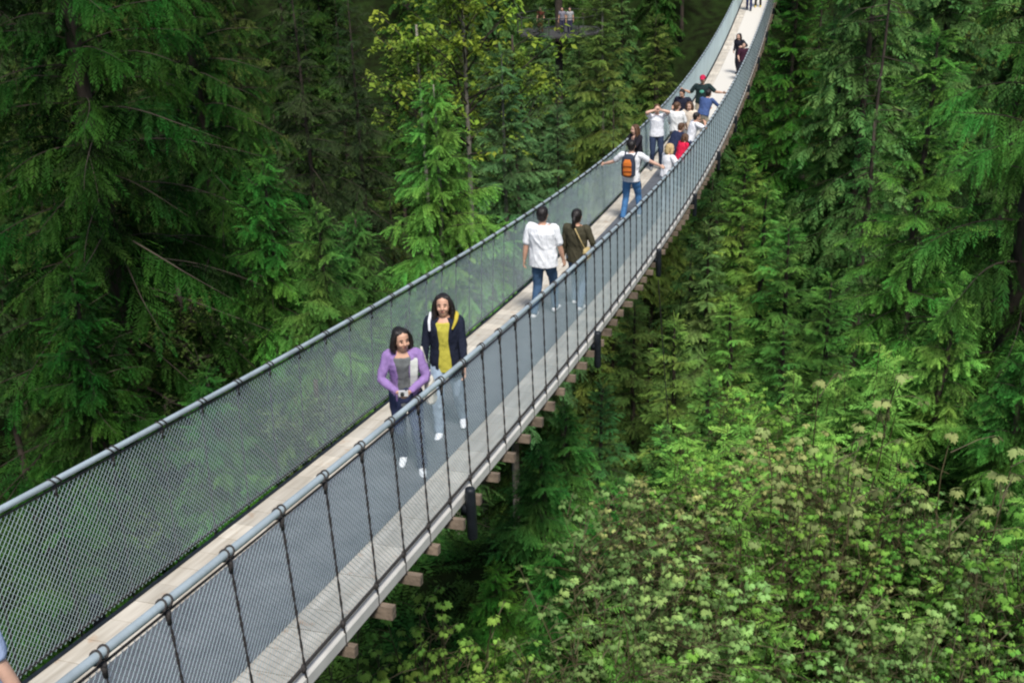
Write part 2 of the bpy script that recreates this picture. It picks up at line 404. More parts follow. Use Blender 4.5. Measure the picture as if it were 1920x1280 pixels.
def ik(A, T, l1, l2, pole):
    A = np.array(A, float); T = np.array(T, float); d = T-A; L = np.linalg.norm(d); L2 = min(L, (l1+l2)*0.998)
    d /= L; a = (l1*l1-l2*l2+L2*L2)/(2*L2); h = math.sqrt(max(l1*l1-a*a, 0))
    p = np.array(pole, float); p = p-(p@d)*d; p /= np.linalg.norm(p)+1e-9
    return A+d*a+p*h, A+d*L2

SKIN = simple('skin_warm', (0.60, 0.345, 0.235), 0.55, var=0.06, scale=20)
SKIN2 = simple('skin_fair', (0.68, 0.42, 0.31), 0.55, var=0.06, scale=20)
BLACKHAIR = simple('black_hair', (0.014, 0.010, 0.009), 0.45, var=0.4, scale=30, bump=0.6, bscale=50)
BROWNHAIR = simple('brown_hair', (0.10, 0.05, 0.025), 0.5, var=0.4, scale=30, bump=0.6, bscale=50)
BLONDE = simple('blonde_hair', (0.50, 0.36, 0.17), 0.5, var=0.3, scale=30, bump=0.6, bscale=50)
EYEM = simple('dark_eye', (0.02, 0.015, 0.012), 0.25, var=0.0)
LIPM = simple('lips', (0.42, 0.12, 0.10), 0.5, var=0.0)

def person(label, y, x, head, Ht=1.65, build=1.0, skin=SKIN, hair=BLACKHAIR, hairstyle='short', lean=0.0, side=0.0, turn=0.0, nod=0.0,
           hands=None, poles=None, feet=None, top=(1, 1, 1), sleeve=0.45, pants=(.1, .1, .2), shoes=(.8, .8, .8), coat=None, coatgap=0.45,
           hem=0.88, hatcol=None, shorts=False, vox=0.009, z=0.016, hipback=0.0, extra=None, shirtscale=1.0, curl=0.6, hippitch=0.0):
    """head: heading in degrees, 0 = walking away along the bridge, 180 = towards the near end"""
    s = Ht/1.70; loc = bp(x, y, z); root = empty('person', loc, -R(head)); root.scale = (s, s, s)
    tag(root, label, 'person', 'people on the footbridge')
    b = build
    X = np.array([1., 0, 0]); Yv = np.array([0, 1., 0]); Z = np.array([0, 0, 1.])
    hip = np.array([0, -hipback, 0.93-0.0*lean])
    ca, sa = math.cos(lean), math.sin(lean)
    Zt = np.array([math.sin(side)*ca, sa, ca*math.cos(side)]); Xt = np.cross(np.array([0, 1., 0]), Zt); Xt /= np.linalg.norm(Xt); Yt = np.cross(Zt, Xt)
    def tp(x_, y_, z_): return hip+Xt*x_+Yt*y_+Zt*(z_-0.93)
    feet = feet or ((-0.10, 0.0, 0.0), (0.10, 0.0, 0.0))
    hands = hands or ((-0.26, 0.06, 0.80), (0.26, 0.06, 0.80))
    poles = poles or ((-0.4, -1, 0), (0.4, -1, 0))
    # joints
    SH = [tp(-0.175*b, 0, 1.405), tp(0.175*b, 0, 1.405)]
    HP = [hip+np.array([-0.09, 0, -0.03]), hip+np.array([0.09, 0, -0.03])]
    arms = []; legs = []
    for i in range(2):
        el, wr = ik(SH[i], hands[i], 0.285, 0.255, poles[i]); arms.append((SH[i], el, wr))
        an = np.array(feet[i], float)+np.array([0, 0, 0.085])
        kn, an2 = ik(HP[i], an, 0.43, 0.425, (0.0, 1, 0)); legs.append((HP[i], kn, an2))
    # head frame
    th = R(turn); Hf = Yt*math.cos(th)+Xt*math.sin(th); Zh = Zt*0.5+Z*0.5; Zh = Zh/np.linalg.norm(Zh)
    Hf = Hf-(Hf@Zh)*Zh; Hf /= np.linalg.norm(Hf)
    nd = R(nod); Hf, Zh = Hf*math.cos(nd)-Zh*math.sin(nd), Zh*math.cos(nd)+Hf*math.sin(nd); Hx = np.cross(Hf, Zh)
    neck = tp(0, 0.005, 1.45); hc = neck+Zh*0.135+Hf*0.02
    def hp(x_, y_, z_): return hc+Hx*x_+Hf*y_+Zh*z_
    # ---- body, one surface
    B = Body()
    B.loft([(tp(0, 0, .84), .10, .08), (tp(0, 0, .90), .15, .105), (tp(0, 0, .97), .155*b, .105), (tp(0, .005, 1.08), .125*b, .09), (tp(0, .01, 1.2), .142*b, .10),
            (tp(0, .005, 1.32), .16*b, .105), (tp(0, 0, 1.40), .15*b, .085), (tp(0, 0, 1.44), .08, .06)], Xt, Yt)
    B.limb([tp(0, 0, 1.40), neck+Zh*.05], [.058, .05])
    B.loft([(hp(0, .02, -.125), .02, .02), (hp(0, .022, -.112), .042, .045), (hp(0, .012, -.075), .058, .072), (hp(0, .004, -.03), .070, .088), (hp(0, 0, .02), .076, .097),
            (hp(0, -.004, .065), .073, .094), (hp(0, -.008, .098), .055, .072), (hp(0, -.008, .117), .025, .035)], Hx, Hf)
    B.limb([hp(0, .088, .015), hp(0, .108, -.03)], [.008, .014], 8)
    B.limb([hp(-.012, .098, -.034), hp(.012, .098, -.034)], [.008, .008], 6)
    B.limb([hp(-.018, .080, -.066), hp(.018, .080, -.066)], [.010, .010], 6)
    for q in (-1, 1):
        B.ball(hp(q*.076, -.005, -.005), (.012, .02, .03), Hx, Hf, Zh)
        B.ball(hp(q*.035, .070, -.035), (.026, .024, .026), Hx, Hf, Zh)
    for i in range(2):
        A, E_, W_ = arms[i]; sg = -1 if i == 0 else 1
        B.limb([tp(sg*.10*b, 0, 1.40), A, (A+E_)/2, E_, (E_+W_)/2, W_], [.05, .052*b, .044*b, .037*b, .036*b, .025])
        d = W_-E_; d /= np.linalg.norm(d)
        inw = np.array([-sg, 0, 0.])+np.array([0, 0.3, -0.1]); n_ = inw-(inw@d)*d; n_ /= np.linalg.norm(n_)       # palm side
        w_ = np.cross(d, n_); w_ = w_ if w_[1] > 0 or abs(w_[1]) < .2 and w_[2] > 0 else -w_                      # thumb side
        pc = W_+d*.045
        B.limb([W_, W_+d*.03, W_+d*.085], [.022, .036, .038], 10, ry=[.018, .014, .012], side=w_)
        for f, (o_, L_) in enumerate(((.028, .07), (.0095, .08), (-.0095, .075), (-.027, .06))):
            p0 = W_+d*.085+w_*o_; c = curl*(0.8+.12*f); q = p0; P = [p0-d*.015, p0]; a_ = 0.15*c+0.1
            for seg, fr in enumerate((.45, .32, .23)):
                a_ += c*(.3, .75, .6)[seg]; q = q+(d*math.cos(a_)+n_*math.sin(a_)+w_*o_*1.2)*L_*fr; P.append(q)
            B.limb(P, [.0095, .0095, .009, .0085, .007], 7)
        q0 = W_+d*.03+w_*.024; P = [q0-w_*.01, q0+d*.02+w_*.02+n_*.006, q0+d*.045+w_*.03+n_*.018, q0+d*.065+w_*.028+n_*.03]
        B.limb(P, [.013, .011, .010, .008], 7)
        Hh, K_, An = legs[i]
        B.limb([Hh+np.array([0, 0, .02]), Hh*.6+K_*.4, K_, K_*.6+An*.4, An], [.088, .078, .054, .053, .036])
        B.limb([An+np.array([0, -.03, -.05]), An+np.array([0, .06, -.055]), An+np.array([sg*.01, .14, -.063])], [.03, .034, .022], 10, ry=[.025, .026, .018], side=X)
    B.build('body', skin, root, vox*0.85, 2)
    # ---- clothes
    q = shirtscale*b
    def torso(f, zlo, yx=1.0):
        zl = [(zlo, .175, .125), (.97, .172, .122), (1.08, .158, .112), (1.2, .165, .122), (1.32, .182, .124), (1.395, .172, .104), (1.425, .115, .082), (1.437, .085, .065)]
        return [(tp(0, .004, zz), rx*f, ry*f*yx) for zz, rx, ry in zl if zz >= zlo]
    def sleeves(Bd, extra_=0.0, ln=0.45):
        for i in range(2):
            A, E_, W_ = arms[i]; sg = -1 if i == 0 else 1
            pts = [tp(sg*.09*q, 0, 1.385), A+Zt*-.005]; rd = [.062+extra_, .068+extra_]
            if ln < 1:
                pts += [A+(E_-A)*ln]; rd += [.062+extra_]
            else:
                pts += [(A+E_)/2, E_]; rd += [.056+extra_, .050+extra_]
                pts += [E_+(W_-E_)*min(ln-1, .93)]; rd += [.038+extra_]
            Bd.limb(pts, rd)
    T_ = Body(); T_.loft(torso(q, hem)[:-2 if coat is not None else None], Xt, Yt)
    if coat is None: sleeves(T_, 0.0, sleeve)
    T_.build('shirt', cloth(top), root, vox, 3, .008)
    if coat is not None:
        C_ = Body(); rg = torso(q*1.05, hem-.06, 1.06)
        gp = np.interp(np.linspace(0, 1, len(rg)), [0, .5, 1], [coatgap*1.3, coatgap*.9, coatgap*1.9])
        C_.shell(rg, Xt, Yt, gp, th=.026); sleeves(C_, -.002, 1.9)
        o = C_.build('jacket', cloth(coat), root, vox, 3, .008)
    P_ = Body()
    P_.loft([(hip+np.array([0, 0, -.13]), .10, .09), (hip+np.array([0, 0, -.08]), .165, .115), (hip+np.array([0, 0, 0]), .168, .118), (hip+Zt*.07, .158, .112), (hip+Zt*.10, .15, .10)], X, Yv)
    for i in range(2):
        Hh, K_, An = legs[i]; end = K_ if shorts else An+np.array([0, 0, .01])
        if shorts: P_.limb([Hh, Hh*.5+K_*.5, K_], [.095, .092, .085])
        else: P_.limb([Hh, Hh*.6+K_*.4, K_, K_*.5+An*.5, end], [.098, .088, .066, .060, .056])
    P_.build('trousers', cloth(pants), root, vox, 3, .009)
    for i in range(2):
        S_ = Body(); An = legs[i][2]; sg = -1 if i == 0 else 1
        S_.limb([An+np.array([0, -.035, -.045]), An+np.array([0, .05, -.047]), An+np.array([sg*.012, .155, -.058])], [.040, .045, .034], 12, ry=[.042, .042, .027], side=X)
        S_.limb([An+np.array([0, -.005, .0]), An+np.array([0, 0, -.04])], [.046, .044], 12)
        S_.build('shoe', cloth(shoes, .6), root, vox, 2)
    # ---- hair / hat
    G = Body()
    if hairstyle != 'bald':
        G.ball(hp(0, -.022, .028), (.090, .106, .104), Hx, Hf, Zh)
        G.ball(hp(0, -.008, .066), (.084, .086, .062), Hx, Hf, Zh)
        G.ball(hp(0, -.045, -.03), (.075, .065, .075), Hx, Hf, Zh)
    if hairstyle in ('bob', 'long'):
        dn = -.13 if hairstyle == 'bob' else -.27
        for g in (-1, 1):
            G.limb([hp(g*.06, .015, .085), hp(g*.094, .008, .02), hp(g*.105, -.008, -.06), hp(g*(.098 if hairstyle == 'bob' else .10), -.012, dn*.8), hp(g*.088, -.012, dn)],
                   [.034, .036, .044, .048, .026], 10, ry=[.024, .026, .034, .034, .018], side=Hf)
        G.limb([hp(0, -.09, .05), hp(0, -.10, -.04), hp(0, -.095, dn*.75), hp(0, -.085, dn)], [.07, .09, .095, .07], 12, ry=[.04, .045, .045, .03], side=Hx)
    if hairstyle == 'tail':
        G.limb([hp(0, -.115, .03), hp(0, -.15, -.03), hp(0, -.14, -.13), hp(0, -.12, -.2)], [.03, .035, .03, .012])
    if hairstyle != 'bald': G.build('hair', hair, root, vox, 2)
    if hatcol:
        C2 = Body(); C2.ball(hp(0, -.015, .055), (.094, .112, .082), Hx, Hf, Zh)
        C2.limb([hp(0, .06, .045), hp(0, .15, .03)], [.075, .06], 12, ry=[.012, .010], side=Hx)
        C2.build('cap', cloth(hatcol), root, vox, 2)
    for g in (-1, 1):
        e = MB(); c = hp(g*.030, .0905, -.002); e.tube([c-Hf*.006, c-Hf*.001, c+Hf*.004], [.008, .008, .004], 10); e.build('eye', EYEM, root, True)
        e = MB(); e.tube([hp(g*.016, .094, .021), hp(g*.032, .0945, .026), hp(g*.048, .082, .021)], [.0035, .0045, .003], 6); e.build('eyebrow', hair if hair is not BLONDE else BROWNHAIR, root, True)
    e = MB(); e.tube([hp(-.024, .081, -.062), hp(-.010, .091, -.065), hp(.010, .091, -.065), hp(.024, .081, -.062)], [.002, .0045, .0045, .002], 8); e.build('mouth', LIPM, root, True)
    if extra: extra(root, dict(tp=tp, hp=hp, Xt=Xt, Yt=Yt, Zt=Zt, Hx=Hx, Hf=Hf, Zh=Zh, arms=arms, legs=legs, vox=vox))
    return root, dict(tp=tp, arms=arms, s=s, root=root)

def held(name, label, cat, fn, parent_info, mats):
    """a thing a person carries: top level, placed with the person's own transform"""
    mb = MB(); fn(mb, parent_info)
    r = parent_info['root']; s = parent_info['s']
    o = mb.build(name, mats, None, False); 
    c = Vector((np.mean(np.vstack(mb.V), 0)).tolist()); o.data.transform(Matrix.Translation(-c))
    Mx = Matrix.Translation(r.location) @ r.rotation_euler.to_matrix().to_4x4() @ Matrix.Scale(s, 4)
    o.matrix_world = Mx @ Matrix.Translation(c)
    return tag(o, label, cat)
def bag_build(name, label, cat, info, mk, mat):
    B = Body(); mk(B, info); o = B.build(name, mat, None, .010, 2)
    r = info['root']; s = info['s']
    o.matrix_world = Matrix.Translation(r.location) @ r.rotation_euler.to_matrix().to_4x4() @ Matrix.Scale(s, 4)
    return tag(o, label, cat)

def people():
    NV = 0.0065
    # purple cardigan
    def scarf(root, c):
        tp = c['tp']
        L = Body(); L.limb([tp(-.125, -.02, 1.42), tp(-.125, .10, 1.36), tp(-.115, .148, 1.22), tp(-.10, .15, 1.05)], [.04, .045, .045, .04], 10, ry=[.012]*4, side=c['Xt'])
        L.build('scarf', cloth((.52, .53, .50)), root, NV, 2)
    _, pi_ = person('woman with black bob in purple cardigan looking down, holding a small camera', 8.95, 0.18, 160, 1.56, build=.88, skin=SKIN, hairstyle='bob', lean=0.12, turn=-24, nod=-4,
        hands=((-.07, .28, 1.06), (.07, .28, 1.06)), poles=((-1, -.3, -.8), (1, -.3, -.8)), feet=((-.13, .16, 0), (.09, -.12, 0)),
        top=(.15, .16, .16), coat=(.30, .19, .43), coatgap=.48, pants=(.035, .045, .10), shoes=(.75, .78, .8), hem=.80, vox=NV, extra=scarf, shirtscale=1.02, curl=.9)
    def camr(mb, c):
        mb.box((0, .385, 1.09), (.05, .016, .03)); mb.tube([(0.01, .40, 1.09), (0.01, .425, 1.09)], [.022, .020], 14, mi=1); mb.box((-.03, .385, 1.124), (.01, .008, .005), mi=1)
    held('camera', 'small silver compact camera held by the woman in purple', 'camera', camr, pi_, [simple('silver_plastic', (.75, .75, .76), .35, .3), simple('black_plastic', (.03, .03, .03), .4)])
    def tote(B, c):
        B.loft([((-.27, -.01, .80), .06, .13), ((-.275, 0, .83), .07, .15), ((-.27, 0, 1.0), .06, .14), ((-.265, 0, 1.07), .045, .12)], (1, 0, 0), (0, 1, 0))
        B.limb([(-.26, .07, 1.05), (-.24, .05, 1.25), (-.20, .01, 1.475), (-.24, -.05, 1.25), (-.26, -.07, 1.05)], [.016]*5, 8)
    bag_build('shoulder_bag', 'cream cloth bag hanging at the hip of the woman in purple', 'bag', pi_, tote, cloth((.62, .58, .50)))
    # navy jacket, yellow shirt
    def lining(root, c):
        tp = c['tp']
        L = Body(); L.limb([tp(-.085, -.075, 1.465), tp(-.15, -.01, 1.475), tp(-.145, .09, 1.42), tp(-.11, .14, 1.35)], [.024, .028, .022, .012], 10)
        L.build('hood_lining', cloth((.50, .40, .05)), root, NV, 2)
        L = Body(); L.limb([tp(.15, -.02, 1.475), tp(.155, .10, 1.42), tp(.15, .135, 1.33)], [.018, .018, .014], 8); L.build('bag_strap', cloth((.75, .75, .78)), root, NV, 2)
    person('woman with long black hair in open navy jacket over yellow shirt', 10.05, 0.22, 168, 1.63, skin=SKIN, hairstyle='long', turn=-2, nod=-8, build=.97,
        hands=((-.24, .22, .82), (.27, .10, .80)), feet=((-.13, -.20, 0), (.11, .16, 0)), top=(.52, .47, .07), coat=(.014, .018, .035), coatgap=.36, pants=(.30, .38, .48),
        shoes=(.85, .87, .9), vox=NV, extra=lining, shirtscale=1.06, hem=.80)
    # white shirt back
    person('man with short black hair in loose white shirt, walking away', 15.3, -0.07, 4, 1.76, build=1.1, skin=SKIN, hands=((-.30, -.02, .84), (.29, .12, .84)), feet=((-.11, -.16, 0), (.11, .18, 0)),
        top=(.82, .83, .85), sleeve=.85, pants=(.05, .10, .18), shoes=(.8, .8, .8), shirtscale=1.16, hem=.80, vox=NV)
    _, pi_ = person('person in dark olive top with a dark ponytail, walking beside the man in white', 15.9, 0.33, 8, 1.64, skin=SKIN, hairstyle='tail', hands=((-.26, .02, .84), (.24, .24, 1.0)), feet=((-.1, .14, 0), (.1, -.14, 0)),
        top=(.062, .056, .034), sleeve=1.9, pants=(.11, .16, .25), shoes=(.7, .7, .7), shirtscale=1.08, hem=.82, vox=NV)
    def satchel(B, c):
        B.limb([(-.10, .10, 1.43), (.02, -.13, 1.42), (.13, -.17, 1.25), (.20, -.13, 1.08)], [.017]*4, 8, ry=[.008]*4)
        B.loft([((.21, -.11, .90), .05, .11), ((.22, -.11, .93), .06, .125), ((.215, -.11, 1.05), .055, .125), ((.21, -.11, 1.09), .04, .11)], (1, 0, 0), (0, 1, 0))
    bag_build('satchel', 'tan satchel on a strap behind the person in olive', 'bag', pi_, satchel, cloth((.48, .37, .17)))
    # arms spread on both rails, orange backpack
    _, pi_ = person('person with arms stretched out to both rails, carrying an orange backpack', 23.3, -0.12, 4, 1.80, build=1.05, skin=SKIN2, hair=BLACKHAIR, hands=((-.62, .14, 1.14), (.56, .28, 1.12)), poles=((-.2, -.2, -1), (.2, -.2, -1)),
        feet=((-.13, -.16, 0), (.14, .18, 0)), top=(.80, .80, .82), sleeve=.7, pants=(.06, .17, .36), shoes=(.5, .5, .5), shirtscale=1.05, hem=.84)
    def pack(B, c): B.loft([((0, -.21, .98), .10, .07), ((0, -.23, 1.02), .15, .10), ((0, -.23, 1.25), .155, .105), ((0, -.22, 1.40), .13, .09), ((0, -.20, 1.45), .08, .06)], (1, 0, 0), (0, 1, 0))
    bk = bag_build('backpack', 'black and orange hiking backpack on the person with spread arms', 'backpack', pi_, pack, cloth((.035, .045, .07)))
    for nm, mk in (('front_panel', lambda B: B.loft([((0, -.33, 1.02), .07, .02), ((0, -.335, 1.06), .095, .03), ((0, -.335, 1.30), .095, .03), ((0, -.32, 1.37), .06, .02)], (1, 0, 0), (0, 1, 0))),):
        B = Body(); mk(B); fp = B.build(nm, cloth((.60, .17, .03)), bk, .010, 2)
    B = Body(); [B.limb([(-.09, -.362, zz), (0, -.372, zz), (.09, -.362, zz)], [.013]*3, 8, ry=[.008]*3) for zz in (1.13, 1.24)]; B.build('band', cloth((.20, .05, .02)), fp, .008, 1)
    B = Body(); [B.limb([(g*.1, -.12, 1.40), (g*.13, .02, 1.475), (g*.13, .13, 1.38), (g*.15, .12, 1.2), (g*.17, -.03, 1.05)], [.022]*5, 8, ry=[.01]*5) for g in (-1, 1)]; B.build('strap', cloth((.035, .045, .07)), bk, .010, 2)
    person('blonde woman in white top facing the near rail, next to the backpacker', 24.4, 0.50, 50, 1.58, skin=SKIN2, hair=BLONDE, hairstyle='bob', lean=.15, hands=((-.15, .30, 1.15), (.12, .28, 1.15)), poles=((-1, 0, -.6), (1, 0, -.6)),
        top=(.80, .80, .83), sleeve=.6, pants=(.55, .60, .66), shoes=(.7, .7, .7), shirtscale=1.08)
    person('woman in black jacket leaning with folded arms on the far rail', 26.9, -0.60, 215, 1.66, skin=SKIN2, hair=BROWNHAIR, hairstyle='long', lean=.12, turn=15, hands=((.06, .28, 1.20), (-.02, .30, 1.24)), poles=((-1, .2, -.6), (1, .2, -.6)),
        top=(.35, .22, .17), coat=(.018, .016, .022), coatgap=.25, pants=(.03, .03, .04), shoes=(.1, .1, .1))
    person('man in white tee raising both hands to his face beside the far rail', 29.6, -0.52, 165, 1.80, skin=SKIN2, hair=BROWNHAIR, hands=((-.05, .20, 1.60), (.05, .20, 1.60)), poles=((-1, .1, -.25), (1, .1, -.25)), build=1.05,
        top=(.80, .81, .85), sleeve=.5, pants=(.03, .045, .09), shoes=(.2, .2, .2), shirtscale=1.05, feet=((-.13, 0, 0), (.13, .05, 0)))
    person('man in baggy white tee standing left of the crouched navy figure', 30.8, -0.14, 10, 1.70, skin=SKIN2, hair=BROWNHAIR, hands=((-.24, .25, .95), (.24, .25, .95)), top=(.82, .82, .80), sleeve=.9, pants=(.25, .22, .17), shirtscale=1.18, turn=30)
    person('person with black hair in dark navy top near the far rail', 33.4, -0.30, 195, 1.72, skin=SKIN, hands=((-.25, .2, 1.1), (.25, .2, 1.1)), top=(.02, .022, .04), sleeve=1.0, pants=(.04, .04, .06), build=1.1, nod=20)
    def emb(root, c):
        m = MB(); tp = c['tp']; m.tube([tp(0, .150, 1.24), tp(0, .156, 1.24)], [.07, .06], 16, ry=[.05, .04]); m.build('shirt_print', cloth((.12, .42, .30)), root, True)
    person('man in red cap and dark green tee with arms held wide', 35.6, 0.05, 178, 1.82, skin=SKIN, build=1.1, hands=((-.62, .16, 1.22), (.55, .10, 1.28)), poles=((-.3, -.3, -1), (.3, -.3, -1)), top=(.018, .035, .035), sleeve=.8, pants=(.35, .30, .22),
        hatcol=(.50, .02, .07), feet=((-.16, 0, 0), (.16, 0, 0)), shirtscale=1.06, extra=emb)
    person('man in blue denim shirt and khaki trousers bending towards the near rail', 33.7, 0.34, 28, 1.68, skin=SKIN, lean=.45, hipback=.08, hands=((-.20, .45, 1.05), (.25, .50, 1.02)), poles=((-1, 0, -.5), (1, 0, -.5)), top=(.06, .10, .24), sleeve=1.4, pants=(.50, .44, .34), build=1.12, shirtscale=1.08)
    person('woman with brown hair in cream top in the middle of the crowd', 31.5, 0.15, 188, 1.62, skin=SKIN2, hair=BROWNHAIR, hands=((-.2, .25, 1.05), (.2, .25, 1.05)), top=(.72, .62, .50), sleeve=.5, pants=(.2, .2, .2), hairstyle='bob', nod=10)
    person('person with short black hair in white tee bending over the near rail', 29.4, 0.42, 62, 1.64, skin=SKIN, lean=.3, hands=((-.2, .40, 1.38), (.12, .40, 1.38)), poles=((-1, 0, -.5), (1, 0, -.5)), top=(.80, .80, .84), sleeve=.6, pants=(.1, .12, .2), shirtscale=1.05)
    person('person in navy jacket crouching over a dark bag strap', 28.2, 0.18, 40, 1.60, skin=SKIN2, hair=BROWNHAIR, lean=.65, hipback=.15, hands=((-.20, .50, 1.0), (.15, .5, .95)), top=(.02, .028, .065), sleeve=1.9, pants=(.05, .05, .08), shirtscale=1.15)
    person('child in bright red jacket leaning on the near rail', 27.1, 0.46, 48, 1.42, skin=SKIN2, hair=BROWNHAIR, hairstyle='bob', lean=.3, hands=((-.2, .36, 1.15), (.1, .32, 1.15)), top=(.72, .02, .07), sleeve=1.9, pants=(.05, .06, .12), shirtscale=1.12)
    # distant
    person('lone person dressed in black leaning on the right rail up the slope', 46.6, 0.36, 205, 1.66, skin=SKIN2, lean=.12, hands=((-.30, .30, 1.2), (.1, .3, 1.0)), top=(.02, .02, .03), sleeve=1.9, pants=(.02, .02, .03), shoes=(.03, .03, .03), hairstyle='long', feet=((-.12, .2, 0), (.12, -.15, 0)))
    person('second person in black with a maroon bag beside the lone figure on the slope', 45.3, 0.62, 175, 1.50, skin=SKIN2, hands=((-.2, .3, 1.0), (.2, .3, 1.0)), top=(.05, .015, .03), sleeve=1.0, pants=(.02, .02, .03), shoes=(.03, .03, .03))
    person('topmost walker on the bridge in dark blue jeans', 61.7, -0.32, 175, 1.72, skin=SKIN2, top=(.03, .04, .12), pants=(.02, .03, .11), shoes=(.03, .03, .04), sleeve=1.9, feet=((-.1, .18, 0), (.1, -.12, 0)))
    person('topmost walker in black with yellow shoes, right of the one in jeans', 62.6, 0.10, 175, 1.74, skin=SKIN2, top=(.02, .02, .02), pants=(.03, .025, .02), shoes=(.70, .50, .05), sleeve=1.9, feet=((-.13, .0, 0), (.13, .05, 0)))
    # the visitor cut by the left frame edge
    person('visitor in pale blue tee cut by the lower left edge of the photo', 3.4, 0.03, 6, 1.72, skin=SKIN2, hair=BROWNHAIR, hands=((-.3, -.02, .84), (.30, .05, .84)), top=(.42, .52, .75), sleeve=.75, pants=(.05, .12, .3), shoes=(.6, .6, .6), shirtscale=1.1, vox=NV)
people()

# ------------------------------------------------------------------ terrain
_by = np.array([-60, -10, -2.5, 3, 8, 18, 30, 45, 60, 76, 100, 130, 170, 300, 600.])
_bz = np.array([1, -1.2, -1.9, -8.2, -11.2, -13.2, -21, -34, -41, -41, -27, -11, 3, 25, 45.])
def hterr(x, y):
    x = np.asarray(x, float); y = np.asarray(y, float)
    z = np.interp(y, _by, _bz)
    f = np.clip((-x-1)/12, 0, 1); z = z-7*f*f*(3-2*f)*np.clip((40-np.abs(y-12))/30, 0, 1)*np.where(y < -3, 0, 1)
    w_ = np.clip((x+0.3)/2.6, 0, 1); w_ = w_*w_*(3-2*w_)
    be = np.interp(y, [3, 9, 17, 21, 27], [-8.4, -9.3, -9.9, -11.2, -19])+np.clip(x-4, 0, 6)*.25
    z = z*(1-w_)+np.maximum(z, be)*w_
    z = z+0.7*np.sin(x*.37+y*.21)+0.5*np.sin(x*.9-y*.55)*0.6+1.6*np.sin(x*.06+1)*np.sin(y*.07)*np.clip(y/60, 0, 1)
    return z
def terrain():
    xs = np.concatenate([np.linspace(-300, -45, 30), np.linspace(-40, 30, 120), np.linspace(35, 250, 25)])
    ys = np.concatenate([np.linspace(-60, -8, 14), np.linspace(-6, 60, 120), np.linspace(62, 180, 70), np.linspace(190, 600, 25)])
    X, Y = np.meshgrid(xs, ys); V = np.stack([X, Y, hterr(X, Y)], -1).reshape(-1, 3); nx = len(xs)
    I, J = np.meshgrid(np.arange(len(ys)-1), np.arange(nx-1), indexing='ij'); a = (I*nx+J).ravel()
    m, t, b = nt('forest_floor'); b.inputs['Roughness'].default_value = 1.0; b.inputs['Specular IOR Level'].default_value = 0.0
    tc = t.nodes.new('ShaderNodeTexCoord'); n = t.nodes.new('ShaderNodeTexNoise'); n.inputs['Scale'].default_value = 0.9; n.inputs['Detail'].default_value = 9
    t.links.new(tc.outputs['Object'], n.inputs['Vector'])
    cr = t.nodes.new('ShaderNodeValToRGB'); cr.color_ramp.elements[0].position = 0.35; cr.color_ramp.elements[1].position = 0.65
    cr.color_ramp.elements[0].color = (0.010, 0.012, 0.006, 1); cr.color_ramp.elements[1].color = (0.018, 0.032, 0.009, 1)
    t.links.new(n.outputs['Fac'], cr.inputs[0]); t.links.new(cr.outputs[0], b.inputs['Base Color'])
    bp_ = t.nodes.new('ShaderNodeBump'); bp_.inputs['Strength'].default_value = 1; bp_.inputs['Distance'].default_value = .3
    t.links.new(n.outputs['Fac'], bp_.inputs['Height']); t.links.new(bp_.outputs[0], b.inputs['Normal'])
    o = link('terrain', mesh_np('terrain', V, np.stack([a, a+1, a+nx+1, a+nx], 1), None, [m], None, None, True)); tag(o, 'steep forest floor of the canyon', kind='structure')
terrain()

# ------------------------------------------------------------------ foliage generators
def twig_template(rng, n=10, lw=0.05, ll=0.32, ang=52, droop=0.25):
    """feathery flat spray, unit length along x; rhombic leaflets both sides"""
    V = []
    for j in range(n):
        t = (j+0.5)/n; L = ll*(1-0.55*t)*(0.55+0.9*min(t*3, 1))*0.75
        for s in (-1, 1):
            a = R(ang*(1-.35*t)+rng.uniform(-9, 9)); p0 = np.array([t, 0, -droop*t*t])
            d = np.array([math.cos(a), s*math.sin(a), -0.25-rng.uniform(0, .35)]); d /= np.linalg.norm(d)
            w = np.array([-d[1], d[0], rng.uniform(-.5, .5)])*lw*0.5*rng.uniform(.8, 1.2); l = L*rng.uniform(.8, 1.2)
            V.append([p0, p0+d*l*.45+w, p0+d*l, p0+d*l*.45-w])
    p0 = np.array([.93, 0, -droop*.85]); d = np.array([1, 0, -.5]); w = np.array([0, 1, 0])*lw*.5
    V.append([p0, p0+d*.08+w, p0+d*.2, p0+d*.08-w])
    return np.array(V)          # (m,4,3)
def frames(D, rng, roll=0.35):
    D = D/(np.linalg.norm(D, axis=1)[:, None]+1e-9)
    up = np.array([0, 0, 1.])+rng.normal(0, roll, D.shape)
    S = np.cross(up, D); S /= np.linalg.norm(S, axis=1)[:, None]+1e-9; N = np.cross(D, S)
    return D, S, N
def stamp(tmpls, pos, D, L, rng, tint, roll=.35, wid=1.0):
    """place templates (m,4,3) along directions D with lengths L"""
    D, S, N = frames(D, rng, roll); outV = []; outT = []
    which = rng.integers(0, len(tmpls), len(pos))
    for k, T in enumerate(tmpls):
        I = np.where(which == k)[0]
        if not len(I): continue
        F = np.stack([D[I], S[I]*wid, N[I]], 1)*L[I, None, None]       # n,3,3
        V = np.einsum('mqa,nab->nmqb', T, F)+pos[I, None, None, :]
        outV.append(V.reshape(-1, 4, 3))
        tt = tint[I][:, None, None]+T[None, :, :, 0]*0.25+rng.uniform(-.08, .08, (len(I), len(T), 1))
        outT.append(tt.reshape(-1, 4))
    return np.concatenate(outV), np.concatenate(outT)

